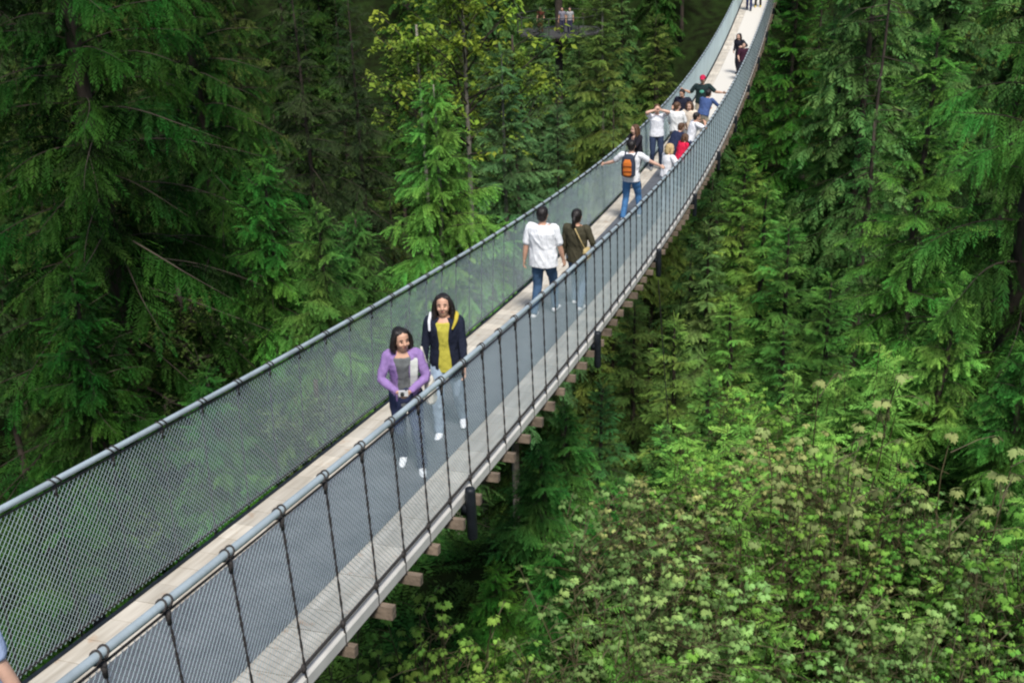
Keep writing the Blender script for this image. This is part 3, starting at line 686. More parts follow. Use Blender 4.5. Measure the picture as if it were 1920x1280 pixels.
def conifer_mesh(seed, L=14., Rm=3.6, nb=110, tw=30, nl=10, droop=.5, tipup=.2, hang=.5, twl=.75, lw=.05, ll=.34, sparse=.0, top_el=55, low_el=-5, shape=.75):
    """crown of a conifer: top at z=0, hanging down to z=-L"""
    rng = np.random.default_rng(seed); tm = [twig_template(rng, nl, lw, ll) for _ in range(5)]
    pos = []; D = []; LL = []; TI = []; stems = MB()
    for b in range(nb):
        t = ((b+rng.uniform(0, 1))/nb)**0.9
        az = b*2.399+rng.uniform(-.5, .5); bl = Rm*(0.07+0.93*t**shape)*rng.uniform(.62, 1.12)*(1-.25*max(0, t-.8)/.2)
        if rng.uniform() < sparse: continue
        el = R(top_el+(low_el-top_el)*min(1, t*1.6)+rng.uniform(-10, 10)); n = 9
        h = np.array([math.cos(az), math.sin(az), 0.]); p = np.array([0, 0, -L*t]); P = [p.copy()]; dr = droop*rng.uniform(.7, 1.4)
        for i in range(n):
            f = i/n; e = el-dr*1.5*f*(1 if f < .65 else 1)+tipup*2.2*max(0, f-.55)
            az2 = az+.25*math.sin(b+f*3); h = np.array([math.cos(az2), math.sin(az2), 0.])
            p = p+(h*math.cos(e)+np.array([0, 0, math.sin(e)]))*bl/n; P.append(p.copy())
        P = np.array(P); stems.tube(P, np.linspace(.008+.005*bl, .003, len(P)), 3, cap=False)
        nt_ = max(6, int(tw*(0.35+.65*bl/Rm))); f = np.sort(rng.uniform(.06, 1, nt_)); f[-1] = 1; bt = rng.normal(0, .17)
        idx = f*n; pp = np.stack([np.interp(idx, np.arange(n+1), P[:, i]) for i in range(3)], 1)
        tg = np.stack([np.interp(np.minimum(idx, n-.5), np.arange(n)+.5, np.diff(P[:, i])) for i in range(3)], 1); tg /= np.linalg.norm(tg, axis=1)[:, None]
        sd = np.cross(tg, [0, 0, 1.]); sd /= np.linalg.norm(sd, axis=1)[:, None]+1e-9
        sg = np.where(np.arange(nt_) % 2, 1., -1.)[:, None]; sg[-1] = 0
        d = tg*(.55+.5*f[:, None])+sd*sg*(1.05-.35*f[:, None])+np.array([0, 0, -1.])*hang*rng.uniform(-.15, 1.5, (nt_, 1))+rng.normal(0, .12, (nt_, 3))
        l = twl*(1-.45*f)*rng.uniform(.7, 1.2, nt_)*(0.45+.55*min(1, bl/(Rm*.6)))*np.where(f < .25, .75, 1)
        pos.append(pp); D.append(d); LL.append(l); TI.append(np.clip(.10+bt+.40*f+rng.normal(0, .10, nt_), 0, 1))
    # leader
    m = 8; zz = -np.linspace(0, .6, m); pos.append(np.stack([0*zz, 0*zz, zz], 1)); a = rng.uniform(0, 6.28, m)
    D.append(np.stack([np.cos(a)*.5, np.sin(a)*.5, 0*a+.9], 1)); LL.append(np.full(m, .35*min(1, twl/.5))); TI.append(np.full(m, .6))
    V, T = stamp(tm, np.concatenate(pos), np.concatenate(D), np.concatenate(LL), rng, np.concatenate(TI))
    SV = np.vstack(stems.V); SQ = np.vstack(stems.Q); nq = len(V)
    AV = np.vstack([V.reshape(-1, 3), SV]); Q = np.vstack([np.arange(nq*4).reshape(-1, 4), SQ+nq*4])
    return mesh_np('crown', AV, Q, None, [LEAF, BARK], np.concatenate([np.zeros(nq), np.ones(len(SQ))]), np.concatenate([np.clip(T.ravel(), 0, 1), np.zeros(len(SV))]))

def trunk_mesh(H, r0, r1=.03, seed=0, mat=BARK, k=9, bend=.25):
    rng = np.random.default_rng(seed); n = 12; z = np.linspace(0, H, n); mb = MB()
    x = np.cumsum(rng.normal(0, bend*.12, n)); y = np.cumsum(rng.normal(0, bend*.12, n)); x -= np.linspace(x[0], x[-1], n); y -= np.linspace(y[0], y[-1], n)
    r = r1+(r0-r1)*(1-z/H)**.8; r[0] *= 1.25
    mb.tube(np.stack([x, y, z], 1), r, k, cap=True); return mb.mesh('trunk', mat, True)

LOBED = np.array([(0, 0), (.18, -.22), (.42, -.50), (.50, -.28), (.78, -.36), (.70, -.14), (1, 0), (.70, .14), (.78, .36), (.50, .28), (.42, .50), (.18, .22)])
def lobed_leaf(fold=.2, droop=.35):
    V = np.array([(x, y, -droop*x*x+fold*abs(y)*-.6) for x, y in LOBED])
    c = np.array([[.45, 0, -droop*.2+.02]]); V = np.vstack([V, c]); n = len(LOBED)
    T = [(n, i, (i+1) % n) for i in range(n)]
    return V, np.array(T)
def stamp_leaves(pos, D, L, rng, tint, roll=.3, tmpl=None):
    V0, T0 = tmpl or lobed_leaf(); D, S, N = frames(D, rng, roll); F = np.stack([D, S, N], 1)*L[:, None, None]
    V = np.einsum('qa,nab->nqb', V0, F)+pos[:, None]; k = len(V0)
    T = T0[None]+np.arange(len(pos))[:, None, None]*k
    return V.reshape(-1, 3), T.reshape(-1, 3), np.repeat(tint, k)

def broadleaf_mesh(seed, H=6., Rr=2.4, nbr=26, leaves=60, ls=.12, mat=None, spread=.9, low=.25, stem=BARK, quadleaf=False, cluster=.35):
    """crown of a deciduous tree: base z=0, top z=H"""
    rng = np.random.default_rng(seed); st_ = MB(); pos = []; D = []; LL = []; TI = []
    for b in range(nbr):
        t = low+(1-low)*(b+.5)/nbr; az = b*2.399+rng.uniform(-.4, .4); bl = Rr*math.sin(PI*min(1, .18+.80*t))**.8*rng.uniform(.7, 1.15); el = R(rng.uniform(10, 45)+25*t)
        p = np.array([0, 0, H*t*.86]); P = [p.copy()]; n = 6
        for i in range(n):
            a2 = az+rng.normal(0, .22); e = el-.25*i/n+rng.normal(0, .12); p = p+np.array([math.cos(a2)*math.cos(e), math.sin(a2)*math.cos(e), math.sin(e)])*bl/n; P.append(p.copy())
        P = np.array(P); st_.tube(P, np.linspace(.015+.006*bl, .004, n+1), 4, cap=False)
        nc = max(2, int(leaves/7)); tb = rng.normal(.45, .2)
        for c in range(nc):
            f = rng.uniform(.25, 1)*n; q = np.array([np.interp(f, np.arange(n+1), P[:, i]) for i in range(3)])
            e = q+rng.normal(0, cluster*.6, 3)*np.array([1, 1, .6]); st_.tube([q, (q+e)/2+np.array([0, 0, .03]), e], [.006, .005, .003], 3, cap=False)
            m = int(rng.integers(5, 9)); a = rng.uniform(0, 6.28)+np.arange(m)*2*PI/m
            pos.append(e[None]+rng.normal(0, cluster*.18, (m, 3))); D.append(np.stack([np.cos(a), np.sin(a), rng.uniform(-.7, .15, m)], 1)); LL.append(ls*rng.uniform(.6, 1.25, m)); TI.append(np.clip(tb+rng.normal(0, .15, m), 0, 1))
    pos = np.concatenate(pos); V, T, tt = stamp_leaves(pos, np.concatenate(D), np.concatenate(LL), rng, np.concatenate(TI), .25, SIMPLE if quadleaf else None)
    SV = np.vstack(st_.V); SQ = np.vstack(st_.Q)
    AV = np.vstack([SV, V]); return mesh_np('crown', AV, SQ, T+len(SV), [mat or BROAD, stem], np.concatenate([np.ones(len(SQ)), np.zeros(len(T))]), np.concatenate([np.zeros(len(SV)), tt]))
SIMPLE = (np.array([(0, 0, 0), (.45, -.32, -.04), (1, 0, -.25), (.45, .32, -.04)]), np.array([(0, 1, 2), (0, 2, 3)]))

def whorl_shrub_mesh(seed, nst=14, H=2.2, spread=1.2, ls=.17, stem=REDSTEM, per=(6, 9), mid=2):
    """upright thin stems, each topped by an umbrella of drooping lobed leaves"""
    rng = np.random.default_rng(seed); st_ = MB(); pos = []; D = []; LL = []; TI = []
    for s in range(nst):
        a = rng.uniform(0, 6.28); r = spread*math.sqrt(rng.uniform(0, 1)); h = H*rng.uniform(.5, 1.1)*(1-.25*r/spread)
        b0 = np.array([math.cos(a)*r*.45, math.sin(a)*r*.45, 0]); tp = np.array([math.cos(a)*r, math.sin(a)*r, h])
        P = [b0+(tp-b0)*f+np.array([rng.normal(0, .03), rng.normal(0, .03), 0]) for f in np.linspace(0, 1, 6)]
        st_.tube(P, np.linspace(.010, .004, 6)*H/2.4, 3, cap=False); P = np.array(P); tb = rng.normal(.35, .2)
        spots = [(P[-1], 1.0)]
        for q in range(mid):
            f = rng.uniform(.45, .92); c = P[0]+(P[-1]-P[0])*f; d = rng.normal(0, .22, 3); d[2] = abs(d[2])*.6; st_.tube([c, c+d*.6+np.array([0, 0, .03]), c+d], [.006, .005, .004], 3, cap=False); spots.append((c+d, .8))
        for c, k in spots:
            m = int(rng.integers(*per)); aa = rng.uniform(0, 6.28)+np.arange(m)*2*PI/m+rng.normal(0, .15, m)
            Dv = np.stack([np.cos(aa), np.sin(aa), rng.uniform(-1.0, -.15, m)], 1)
            pos.append(c[None]+Dv*.02); D.append(Dv); LL.append(ls*k*rng.uniform(.65, 1.2, m)); TI.append(np.clip(tb+(.35 if k == 1.0 else .02)+rng.normal(0, .12, m), 0, 1))
    V, T, tt = stamp_leaves(np.concatenate(pos), np.concatenate(D), np.concatenate(LL), rng, np.concatenate(TI), .2)
    SV = np.vstack(st_.V); SQ = np.vstack(st_.Q)
    return mesh_np('leaves', np.vstack([SV, V]), SQ, T+len(SV), [BROAD, stem], np.concatenate([np.ones(len(SQ)), np.zeros(len(T))]), np.concatenate([np.zeros(len(SV)), tt]))

def put_tree(name, label, top, crown, scale=1.0, color=(.05, .1, .03), rz=0., tilt=(0, 0), group=None, sx=1.0, trunk_r=.2, mat=BARK, minH=None, cat='tree', base_up=False, seed=0, crown_h=None):
    """tree whose tip is at point top; the trunk reaches the ground below it"""
    gz = float(hterr(top[0], top[1]))-.3; H = top[2]-gz
    o = empty(name, (top[0], top[1], gz), rz); tag(o, label, cat, group)
    t = link('trunk', trunk_mesh(H-.15, trunk_r, .02 if not base_up else .05, seed, mat), o)
    c = link('crown', crown, o, (0, 0, H if not base_up else H-crown_h*scale)); c.scale = (scale*sx, scale*sx, scale); c.color = (*color, 1)
    return o
rs = random.Random(11)
# near hanging cedars
CED1 = conifer_mesh(1, L=17, Rm=5.6, nb=170, tw=58, nl=11, droop=.55, tipup=.25, hang=1.2, twl=1.0, lw=.048, ll=.28, low_el=0)
CED2 = conifer_mesh(2, L=10, Rm=3.2, nb=130, tw=44, nl=11, droop=.5, tipup=.25, hang=.95, twl=.8, lw=.05, ll=.30, low_el=5)
HEM1 = conifer_mesh(3, L=11, Rm=3.0, nb=140, tw=40, nl=10, droop=.35, tipup=.0, hang=.25, twl=.62, lw=.055, ll=.33, low_el=-2)
HEM2 = conifer_mesh(4, L=16, Rm=3.8, nb=180, tw=40, nl=9, droop=.4, tipup=.05, hang=.4, twl=.8, lw=.065, ll=.36)
FIR1 = conifer_mesh(5, L=14, Rm=3.4, nb=105, tw=30, nl=8, droop=.45, tipup=.1, hang=.55, twl=.85, lw=.06, ll=.36, sparse=.1)
FAR = [conifer_mesh(20+i, L=20, Rm=3.9+.5*i, nb=125, tw=24, nl=6, droop=.4+.1*(i % 2), tipup=.1, hang=.3+.15*i, twl=1.25, lw=.11, ll=.46, sparse=.05+.05*i) for i in range(4)]
MAP1 = broadleaf_mesh(30, H=9, Rr=4.2, nbr=34, leaves=75, ls=.24, quadleaf=True, cluster=.5)
MAP2 = broadleaf_mesh(31, H=5, Rr=2.0, nbr=28, leaves=90, ls=.13, cluster=.3)
ALD = broadleaf_mesh(32, H=7, Rr=2.6, nbr=34, leaves=150, ls=.13, quadleaf=True, cluster=.45)

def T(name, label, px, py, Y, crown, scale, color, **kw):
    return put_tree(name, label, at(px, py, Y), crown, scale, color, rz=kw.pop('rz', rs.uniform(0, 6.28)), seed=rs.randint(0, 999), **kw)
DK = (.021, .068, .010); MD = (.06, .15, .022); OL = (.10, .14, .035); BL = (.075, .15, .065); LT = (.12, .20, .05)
# ---- left side, near
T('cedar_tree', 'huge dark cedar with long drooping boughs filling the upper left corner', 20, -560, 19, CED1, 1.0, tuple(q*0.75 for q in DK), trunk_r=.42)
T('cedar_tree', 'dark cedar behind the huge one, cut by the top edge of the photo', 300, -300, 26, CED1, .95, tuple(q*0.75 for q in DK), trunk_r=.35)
T('cedar_tree', 'young bright green cedar with its tip left of the dark gap', 490, 290, 22, CED2, .8, (.05, .14, .025), trunk_r=.16)
T('cedar_tree', 'small cedar with a pale tip just above the left handrail', 592, 385, 20, CED2, .62, (.07, .15, .035), trunk_r=.12)
T('cedar_tree', 'drooping cedar whose side boughs reach over the middle of the left handrail', 665, 400, 23, CED2, .75, (.06, .14, .035), trunk_r=.14)
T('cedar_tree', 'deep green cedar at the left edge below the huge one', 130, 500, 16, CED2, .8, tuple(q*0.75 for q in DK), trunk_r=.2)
T('alder_tree', 'leafy broadleaf tree with small pale leaves above the lower left handrail', 330, 520, 19, ALD, .8, (.08, .14, .035), trunk_r=.1, base_up=True, crown_h=7)
T('cedar_tree', 'low bright cedar touching the left handrail at a third of its length', 385, 690, 14.5, CED2, .5, (.035, .10, .02), trunk_r=.1)
T('alder_tree', 'pale leafed sapling behind the left chain link panel', 590, 700, 19, ALD, .7, (.10, .16, .06), trunk_r=.08, base_up=True, crown_h=7)
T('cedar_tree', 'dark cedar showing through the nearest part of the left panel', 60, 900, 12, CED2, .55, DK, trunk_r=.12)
T('cedar_tree', 'green cedar showing through the left panel below the woman in purple', 480, 900, 14, CED2, .6, MD, trunk_r=.12)
T('alder_tree', 'low leafy tree deep under the left panel', 250, 900, 16, ALD, .7, (.06, .12, .03), trunk_r=.08, base_up=True, crown_h=7)
T('cedar_tree', 'cedar seen through the left panel behind the two women', 760, 560, 22, CED2, .8, (.06, .14, .045), trunk_r=.14)
# ---- middle
T('cedar_tree', 'bright green cedar with drooping boughs and visible trunk, centre left', 812, 150, 34, CED2, 1.25, (.11, .24, .05), trunk_r=.2, mat=GREYBARK)
T('fir_tree', 'blue green fir right of the bright cedar in the centre', 940, 95, 40, HEM2, .95, BL, trunk_r=.22, mat=GREYBARK)
T('fir_tree', 'slim grey green fir standing between the centre fir and the bridge', 1045, 200, 42, HEM2, .7, BL, trunk_r=.18)
T('maple_tree', 'yellow green maple with sparse bright leaves at the top centre', 860, -120, 46, MAP1, 1.35, (.24, .34, .05), trunk_r=.2, base_up=True, crown_h=9, mat=GREYBARK)
T('maple_tree', 'second yellow green maple, left of and below the larger one', 780, 40, 44, MAP1, .75, (.18, .28, .05), trunk_r=.14, base_up=True, crown_h=9, mat=GREYBARK)
T('maple_tree', 'maple sprays right of the centre fir under the wooden platform', 960, 60, 50, MAP1, .8, (.18, .28, .05), trunk_r=.14, base_up=True, crown_h=9)
T('hemlock_tree', 'olive hemlock at top left of the dark gap', 540, -60, 48, FIR1, 1.3, (.03, .045, .02), trunk_r=.25)
T('hemlock_tree', 'olive hemlock with brownish hanging boughs left of the maple', 650, -20, 55, FIR1, 1.35, (.028, .045, .02), trunk_r=.25)
T('fir_tree', 'tall dull green fir left of the group on the bridge, thin pale trunk', 1128, -40, 58, HEM2, 1.15, OL, trunk_r=.2, mat=GREYBARK)
T('fir_tree', 'olive fir directly behind the far handrail beside the crowd', 1230, 30, 62, HEM2, 1.0, OL, trunk_r=.22)
T('fir_tree', 'low olive fir below the crowd on the left of the bridge', 1150, 170, 50, FIR1, .9, (.11, .15, .05), trunk_r=.18)
# ---- right side
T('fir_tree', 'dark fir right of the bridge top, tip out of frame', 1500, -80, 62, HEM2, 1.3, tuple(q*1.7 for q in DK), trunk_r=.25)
T('fir_tree', 'mid green fir right of the bridge, widest in its row', 1580, 30, 48, HEM2, 1.15, (0.058, 0.140, 0.035), trunk_r=.22)
T('fir_tree', 'yellowish green fir below the bridge bend on the right', 1400, 280, 42, HEM2, .85, (.13, .21, .045), trunk_r=.2)
T('fir_tree', 'grey green fir under the near handrail at the crowd', 1330, 420, 38, HEM2, .8, (.13, .20, .07), trunk_r=.2)
T('hemlock_tree', 'slender hemlock with a bare leaning trunk at the right centre', 1480, 420, 34, HEM1, 1.0, (0.083, 0.195, 0.045), trunk_r=.14)
T('fir_tree', 'dark fir in the right centre behind the pale tipped hemlock', 1640, 220, 40, FIR1, 1.1, (0.059, 0.133, 0.037), trunk_r=.22)
T('hemlock_tree', 'bright tipped hemlock reaching in from the right, middle height', 1760, 60, 30, HEM2, 1.05, (0.070, 0.176, 0.033), trunk_r=.2)
T('hemlock_tree', 'very large dark hemlock at the right edge of the photo', 2080, -420, 19, CED1, .9, (0.051, 0.133, 0.027), trunk_r=.38, sx=.8)
T('hemlock_tree', 'young hemlock with feathery light green tip above the pale shrubs', 1790, 560, 17.5, CED2, .62, (.13, .27, .06), trunk_r=.07)
T('hemlock_tree', 'hemlock at the right edge beside the pale shrubs', 1930, 640, 15.5, CED2, .55, (.06, .15, .03), trunk_r=.09)
T('fir_tree', 'light green fir with layered boughs in front of the slope, right of the black post', 1265, 600, 30, HEM1, .8, (.15, .24, .06), trunk_r=.15)
T('fir_tree', 'yellow green fir right of the one by the black post', 1370, 560, 28, HEM1, .75, (.15, .26, .06), trunk_r=.15)
T('fir_tree', 'small green fir standing directly behind the pale shrubs', 1470, 610, 24, HEM1, .6, (.09, .19, .045), trunk_r=.1)
T('fir_tree', 'bluish fir under the middle beams of the bridge', 1130, 720, 24, HEM1, .62, (0.075, 0.173, 0.060), trunk_r=.12)
T('hemlock_tree', 'drooping dark hemlock right below the bridge beams', 1010, 830, 17, CED2, .5, (0.068, 0.188, 0.045), trunk_r=.1)
T('hemlock_tree', 'drooping green hemlock between the beams and the pale shrubs', 1150, 900, 15.5, CED2, .45, (0.083, 0.210, 0.045), trunk_r=.1)
T('hemlock_tree', 'low dark hemlock at the bottom of the photo under the bridge edge', 930, 1060, 13, CED2, .4, MD, trunk_r=.08)
T('hemlock_tree', 'drooping hemlock at the bottom edge left of the thicket', 1040, 1010, 11.5, CED2, .38, (.055, .15, .03), trunk_r=.08)
T('hemlock_tree', 'young hemlock with hanging sprays, lowest on the right of the bridge', 880, 1180, 11.5, CED2, .35, DK, trunk_r=.08)
T('fir_tree', 'small fir at the left foot of the pale shrubs', 1240, 800, 20, HEM1, .5, (0.090, 0.210, 0.060), trunk_r=.1)
T('fir_tree', 'pale green fir between the bridge beams and the yellow green fir', 1190, 560, 33, HEM1, .85, (.13, .21, .06), trunk_r=.15)
T('fir_tree', 'young fir low in the middle of the right slope, above the shrubs', 1330, 700, 21, HEM1, .45, (.10, .20, .05), trunk_r=.08)
T('fir_tree', 'fir with layered boughs at the right of the small green fir', 1560, 520, 27, HEM1, .8, (.075, .16, .035), trunk_r=.14)
T('fir_tree', 'deep green fir standing over the young fir in the middle of the right slope', 1440, 350, 36, HEM2, .8, (0.120, 0.225, 0.053), trunk_r=.18)
T('hemlock_tree', 'broad hemlock behind the shrubs near the bottom beams', 1060, 760, 19, CED2, .5, (0.090, 0.225, 0.053), trunk_r=.1)
T('hemlock_tree', 'hemlock with hanging tips right below the second black post', 1110, 1000, 13.5, CED2, .42, (.05, .13, .03), trunk_r=.08)
T('hemlock_tree', 'small hemlock half covered by the left side of the thicket', 1190, 1120, 12, CED2, .36, (.045, .12, .03), trunk_r=.08)
T('hemlock_tree', 'hemlock sapling at the bottom edge between the maples and the thicket', 1010, 1190, 10.5, CED2, .3, (.04, .115, .025), trunk_r=.06)
T('hemlock_tree', 'hemlock top just below the crossbeams next to the nearest black post', 985, 880, 17.5, CED2, .5, (.045, .12, .03), trunk_r=.08)
# tall bare trunk
p = at(1672, -60, 44); gz = float(hterr(p[0], p[1])); o = empty('bare_trunk', (p[0], p[1], gz)); tag(o, 'thin pale dead trunk standing upright at the upper right', 'dead tree')
link('trunk', trunk_mesh(p[2]-gz, .11, .03, 5, BARK), o)
mb = MB(); rg = random.Random(4)
for i in range(26):
    z = (p[2]-gz)*rg.uniform(.4, .97); a = rg.uniform(0, 6.28); l = rg.uniform(.4, 1.3); mb.tube([(0, 0, z), (math.cos(a)*l, math.sin(a)*l, z-.1*l), (math.cos(a)*l*1.5, math.sin(a)*l*1.5, z-.4*l)], [.02, .012, .005], 4)
mb.build('dead_branches', BARK, o)
T('fir_tree', 'grey green fir standing in front of the wooden tree platform', 1010, 10, 60, HEM2, .8, (.07, .12, .05), trunk_r=.15)
T('fir_tree', 'small fir tip just under the wooden tree platform', 1085, 40, 64, HEM2, .7, (.07, .12, .04), trunk_r=.15)
# ---- far forest on the other side of the canyon: jittered rows
far_groups = []
rf = random.Random(77); nfar = 0
for Y in (44, 50, 57, 64, 72, 80, 89, 98, 108, 119, 131):
    az0, az1 = -47, 12
    xa = CAM[0]+Y*math.tan(R(az0)); xb = CAM[0]+Y*math.tan(R(az1)); stepx = 5.6+Y*.035
    x = xa+rf.uniform(0, stepx)
    while x < xb:
        xx = x+rf.uniform(-1.5, 1.5); yy = Y+rf.uniform(-3, 3); x += stepx*rf.uniform(.8, 1.2)
        g = float(hterr(xx, yy)); sc = rf.uniform(.75, 1.2); H = (20+rf.uniform(2, 9))*sc
        if abs(xx+.3) < 4.5 and yy < 100: H = min(H, float(zdeck(yy))-3.5-g)
        if H < 5: continue
        # keep the bridge clear and the canyon floor open
        if yy < 60: H = min(H, 20)
        c = rf.random(); k = rf.uniform(.75, 1.25)
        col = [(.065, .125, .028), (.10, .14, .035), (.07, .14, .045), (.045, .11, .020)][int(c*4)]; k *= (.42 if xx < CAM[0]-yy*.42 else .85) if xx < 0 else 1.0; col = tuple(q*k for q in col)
        lab = 'green conifer in the forest far across the canyon, '+('left of the bridge' if xx < 0 else 'right of the bridge')
        grp = 'conifers across the canyon, '+('left of the bridge' if xx < 0 else 'right of the bridge')
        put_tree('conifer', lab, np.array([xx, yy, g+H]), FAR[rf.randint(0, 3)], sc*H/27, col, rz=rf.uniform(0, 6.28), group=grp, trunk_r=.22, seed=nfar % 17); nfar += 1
print('far trees', nfar)
# ---- shrubs at lower right
WS = [whorl_shrub_mesh(50+i, nst=34+4*i, H=1.9+.25*i, spread=1.1+.1*i, ls=(.072, .055, .085, .065)[i], mid=7) for i in range(4)]
def fern_mesh(seed, n=46, H=1.7, Rf=1.0):
    """a leafy clump of arching feathery fronds at several heights on thin canes"""
    rng = np.random.default_rng(seed); tm = [twig_template(rng, 11, .075, .34, 62, .45) for _ in range(4)]; st_ = MB(); pos = []; D = []; L = []; TI = []
    for c in range(9):
        a = rng.uniform(0, 6.28); q = np.array([math.cos(a), math.sin(a), 0])*rng.uniform(.1, Rf*.6); h = H*rng.uniform(.5, 1)
        tip = q*1.6+np.array([0, 0, h]); st_.tube([q*.4, (q+tip)/2, tip], [.012, .009, .004], 4, cap=False)
        for k in range(n//3):
            f = rng.uniform(.3, 1); a = rng.uniform(0, 6.28); pos.append(q*.4+(tip-q*.4)*f); D.append([math.cos(a), math.sin(a), rng.uniform(-.25, .6)]); L.append(rng.uniform(.3, .6)*(1.2-.5*f)); TI.append(.2+.5*f+rng.normal(0, .1))
    V, T_ = stamp(tm, np.array(pos), np.array(D, float), np.array(L), rng, np.array(TI)); nq = len(V); SV = np.vstack(st_.V); SQ = np.vstack(st_.Q)
    return mesh_np('foliage', np.vstack([V.reshape(-1, 3), SV]), np.vstack([np.arange(nq*4).reshape(-1, 4), SQ+nq*4]), None, [LEAF, REDSTEM], np.concatenate([np.zeros(nq), np.ones(len(SQ))]), np.concatenate([np.clip(T_.ravel(), 0, 1), np.zeros(len(SV))]))
FN = [fern_mesh(70+i, H=1.5+.3*i) for i in range(3)]
TALL = whorl_shrub_mesh(58, nst=6, H=3.4, spread=.5, ls=.10, mid=6)
BR = whorl_shrub_mesh(60, nst=9, H=3.4, spread=.65, ls=.085, per=(6, 8), mid=10)
def zmax(me): return max(v.co.z for v in me.vertices)
def shrub(label, x, y, mesh, sc, col, group=None, name='leafy_shrub', top=None):
    gz = float(hterr(x, y))-.1
    o = empty(name, (x, y, gz), rs.uniform(0, 6.28)); tag(o, label, 'shrub', group)
    if top is not None: sc = max(.3, min(1.3, (top-gz)/zmax(mesh))); 
    if top is not None: o.location.z = top-sc*zmax(mesh)
    c = link('foliage', mesh, o); c.scale = (sc, sc, sc); c.color = (*col, 1); return o
rq = random.Random(5)
for Y in (8.2, 9.0, 9.8, 10.7, 11.6, 12.6, 13.6, 14.7, 15.9, 17.1, 18.4):
    row = 1280-(Y-8)*45; x = at(1190+abs(Y-10)*24, row, Y)[0]; xb = at(2020 if Y < 14 else 1690, row, Y)[0]
    while x < xb:
        k = rq.uniform(.7, 1.1); fern = rq.random() < .42+.2*(Y > 15)
        if fern:
            shrub('feathery bright green bush in the thicket on the slope right of the bridge', x+rq.uniform(-.3, .3), Y+rq.uniform(-.4, .4), FN[rq.randint(0, 2)], rq.uniform(.75, 1.15), (.13*k, .26*k, .06*k), group='feathery bushes on the right slope', name='feathery_bush')
        else:
            u_ = rq.random(); col = (.25*k, .42*k, .15*k) if u_ < .45 else ((.16*k, .37*k, .07*k) if u_ < .9 else (.34*k, .38*k, .16*k))
            shrub('pale drooping leaf shrub in the thicket on the slope right of the bridge', x+rq.uniform(-.3, .3), Y+rq.uniform(-.4, .4), WS[rq.randint(0, 3)], rq.uniform(.75, 1.2), col, group='pale leafed shrubs on the right slope')
        x += rq.uniform(.9, 1.5)
for px, py, Y, lb in ((1360, 850, 13.5, 'tall bare stemmed shrub leaning out at the left top of the thicket'), (1600, 690, 14.5, 'tallest shrub of the thicket with a rusty flower head, in front of the feathery hemlock'), (1530, 800, 12.5, 'tall forked shrub in the middle of the thicket'), (1820, 800, 13.0, 'tall pale shrub at the right side of the thicket')):
    q = at(px, py, Y); shrub(lb, q[0], Y, TALL, .9, (.30, .38, .16), top=q[2])
# young maples at the bottom
for i, (px, py, Y, lb) in enumerate(((830, 1112, 9.6, 'young maple with tiers of light green leaves at the bottom centre'), (915, 1200, 9.0, 'low maple sapling with yellow green leaves right of the tiered one'), (620, 1215, 8.0, 'maple sapling poking up under the nearest crossbeam ends'), (765, 1190, 9.4, 'maple sapling left of the tiered one at the bottom edge'))):
    q = at(px, py, Y); shrub(lb, q[0], Y, BR, 1, (.20, .38, .08), name='maple_sapling', top=q[2])
# ---- ground cover
def ground_cover():
    rng = np.random.default_rng(9); n = 9000
    Yc = rng.uniform(2, 62, n)**1.0; az = rng.uniform(R(-50), R(14), n); X = CAM[0]+Yc*np.tan(az); Z = hterr(X, Yc)
    pos = []; D = []; L = []; TI = []
    for i in range(7):
        a = rng.uniform(0, 6.28, n); pos.append(np.stack([X+rng.normal(0, .12, n), Yc+rng.normal(0, .12, n), Z], 1)); D.append(np.stack([np.cos(a), np.sin(a), rng.uniform(.2, .9, n)], 1))
        L.append(rng.uniform(.3, .75, n)*(.7+Yc/40)); TI.append(rng.uniform(0, .7, n))
    tm = [twig_template(rng, 9, .07, .3, 70, .5) for _ in range(4)]
    V, T_ = stamp(tm, np.concatenate(pos), np.concatenate(D), np.concatenate(L), rng, np.concatenate(TI)); nq = len(V)
    o = link('fern_ground_cover', mesh_np('fern_ground_cover', V.reshape(-1, 3), np.arange(nq*4).reshape(-1, 4), None, [LEAF], None, np.clip(T_.ravel(), 0, 1)))
    o.color = (.024, .06, .013, 1); tag(o, 'ferns and low growth covering the canyon slope', kind='stuff')
ground_cover()
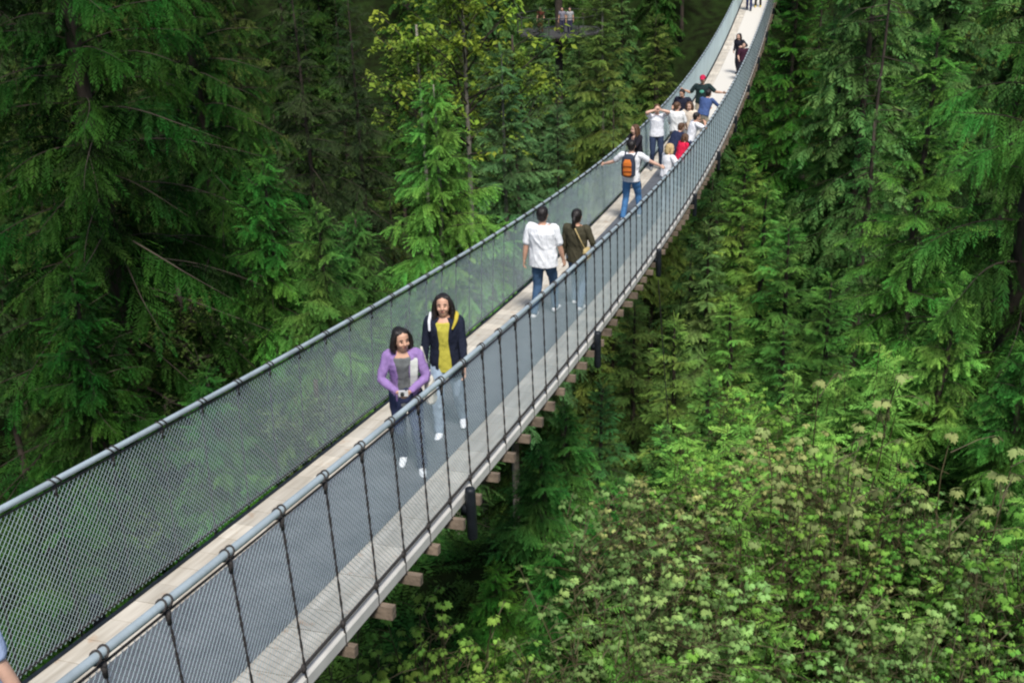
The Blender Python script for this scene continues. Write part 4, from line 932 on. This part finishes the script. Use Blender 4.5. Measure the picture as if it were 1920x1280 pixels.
# ---- platform in the trees, with two visitors
def platform():
    c = at(1050, 58, 74); o = empty('tree_platform', tuple(c)); tag(o, 'dark wooden viewing platform round a tree trunk at the top centre', 'platform')
    wood = simple('dark_wood', (.05, .048, .045), .8, var=.3)
    mb = MB(); mb.tube([(0, 0, -.12), (0, 0, 0)], [3.1, 3.1], 8); mb.build('deck', wood, o)
    for i in range(8):
        a = i*PI/4; mb = MB(); mb.tube([(3.0*math.cos(a), 3.0*math.sin(a), 0.002), (3.0*math.cos(a), 3.0*math.sin(a), 1.1)], .04, 5); mb.build('post', wood, o)
    mb = MB(); a = np.linspace(0, 2*PI, 9); mb.tube(np.stack([3.0*np.cos(a), 3.0*np.sin(a), 0*a+1.12], 1), .035, 5); mb.build('railing', wood, o)
    gz = float(hterr(c[0], c[1])); t = empty('tall_trunk', (c[0], c[1], gz)); tag(t, 'tall straight trunk carrying the wooden platform', 'tree'); link('trunk', trunk_mesh(c[2]-gz+14, .35, .2, 8, BARK), t)
    q = link('crown', FAR[0], t, (0, 0, c[2]-gz+14)); q.scale = (.6, .6, .45); q.color = (.06, .11, .035, 1)
    return c
pc = platform()
def far_person(label, dx, dy, **kw):
    r, i = person(label, 62, 0, 180, 1.7, **kw); r.location = (pc[0]+dx, pc[1]+dy, pc[2]+.005); r['group'] = 'visitors on the tree platform'
far_person('visitor in white shirt on the tree platform, right hand one', 1.1, -1.6, top=(.35, .35, .35), pants=(.03, .03, .06), shoes=(.1, .1, .1), vox=.012)
far_person('visitor in pale grey shirt on the tree platform, left of the white shirt', .55, -1.5, top=(.22, .21, .25), pants=(.03, .03, .06), shoes=(.1, .1, .1), vox=.012)
far_person('visitor in dark red jacket on the tree platform, left of the trunk', -1.0, -1.3, top=(.10, .025, .015), pants=(.20, .11, .04), shoes=(.1, .1, .1), vox=.012)

# ------------------------------------------------------------------ light
w = bpy.data.worlds.new('World'); scene.world = w; w.use_nodes = True; t = w.node_tree
bg = t.nodes['Background']; sky = t.nodes.new('ShaderNodeTexSky'); sky.sky_type = 'NISHITA'; sky.sun_disc = False
EL = R(58); AZ = R(152)       # sun behind and a little right of the camera
sky.sun_elevation = EL; sky.sun_rotation = AZ; sky.air_density = 1.0; sky.dust_density = 2.0
t.links.new(sky.outputs[0], bg.inputs[0]); bg.inputs[1].default_value = 0.08
ld = bpy.data.lights.new('sun', 'SUN'); ld.energy = 3.0; ld.angle = R(14); ld.color = (1, .97, .92)
lo = bpy.data.objects.new('sun', ld); COL.objects.link(lo)
d = Vector((math.sin(AZ)*math.cos(EL), math.cos(AZ)*math.cos(EL), math.sin(EL)))
lo.rotation_euler = d.to_track_quat('Z', 'Y').to_euler()
scene.view_settings.view_transform = 'Standard'; scene.view_settings.look = 'None'; scene.view_settings.exposure = 0.5; scene.view_settings.gamma = 1.0
scene.render.engine = 'CYCLES'; scene.cycles.filter_width = 2.2
print('objects', len(bpy.data.objects), 'polys', sum(len(m.polygons) for m in bpy.data.meshes))
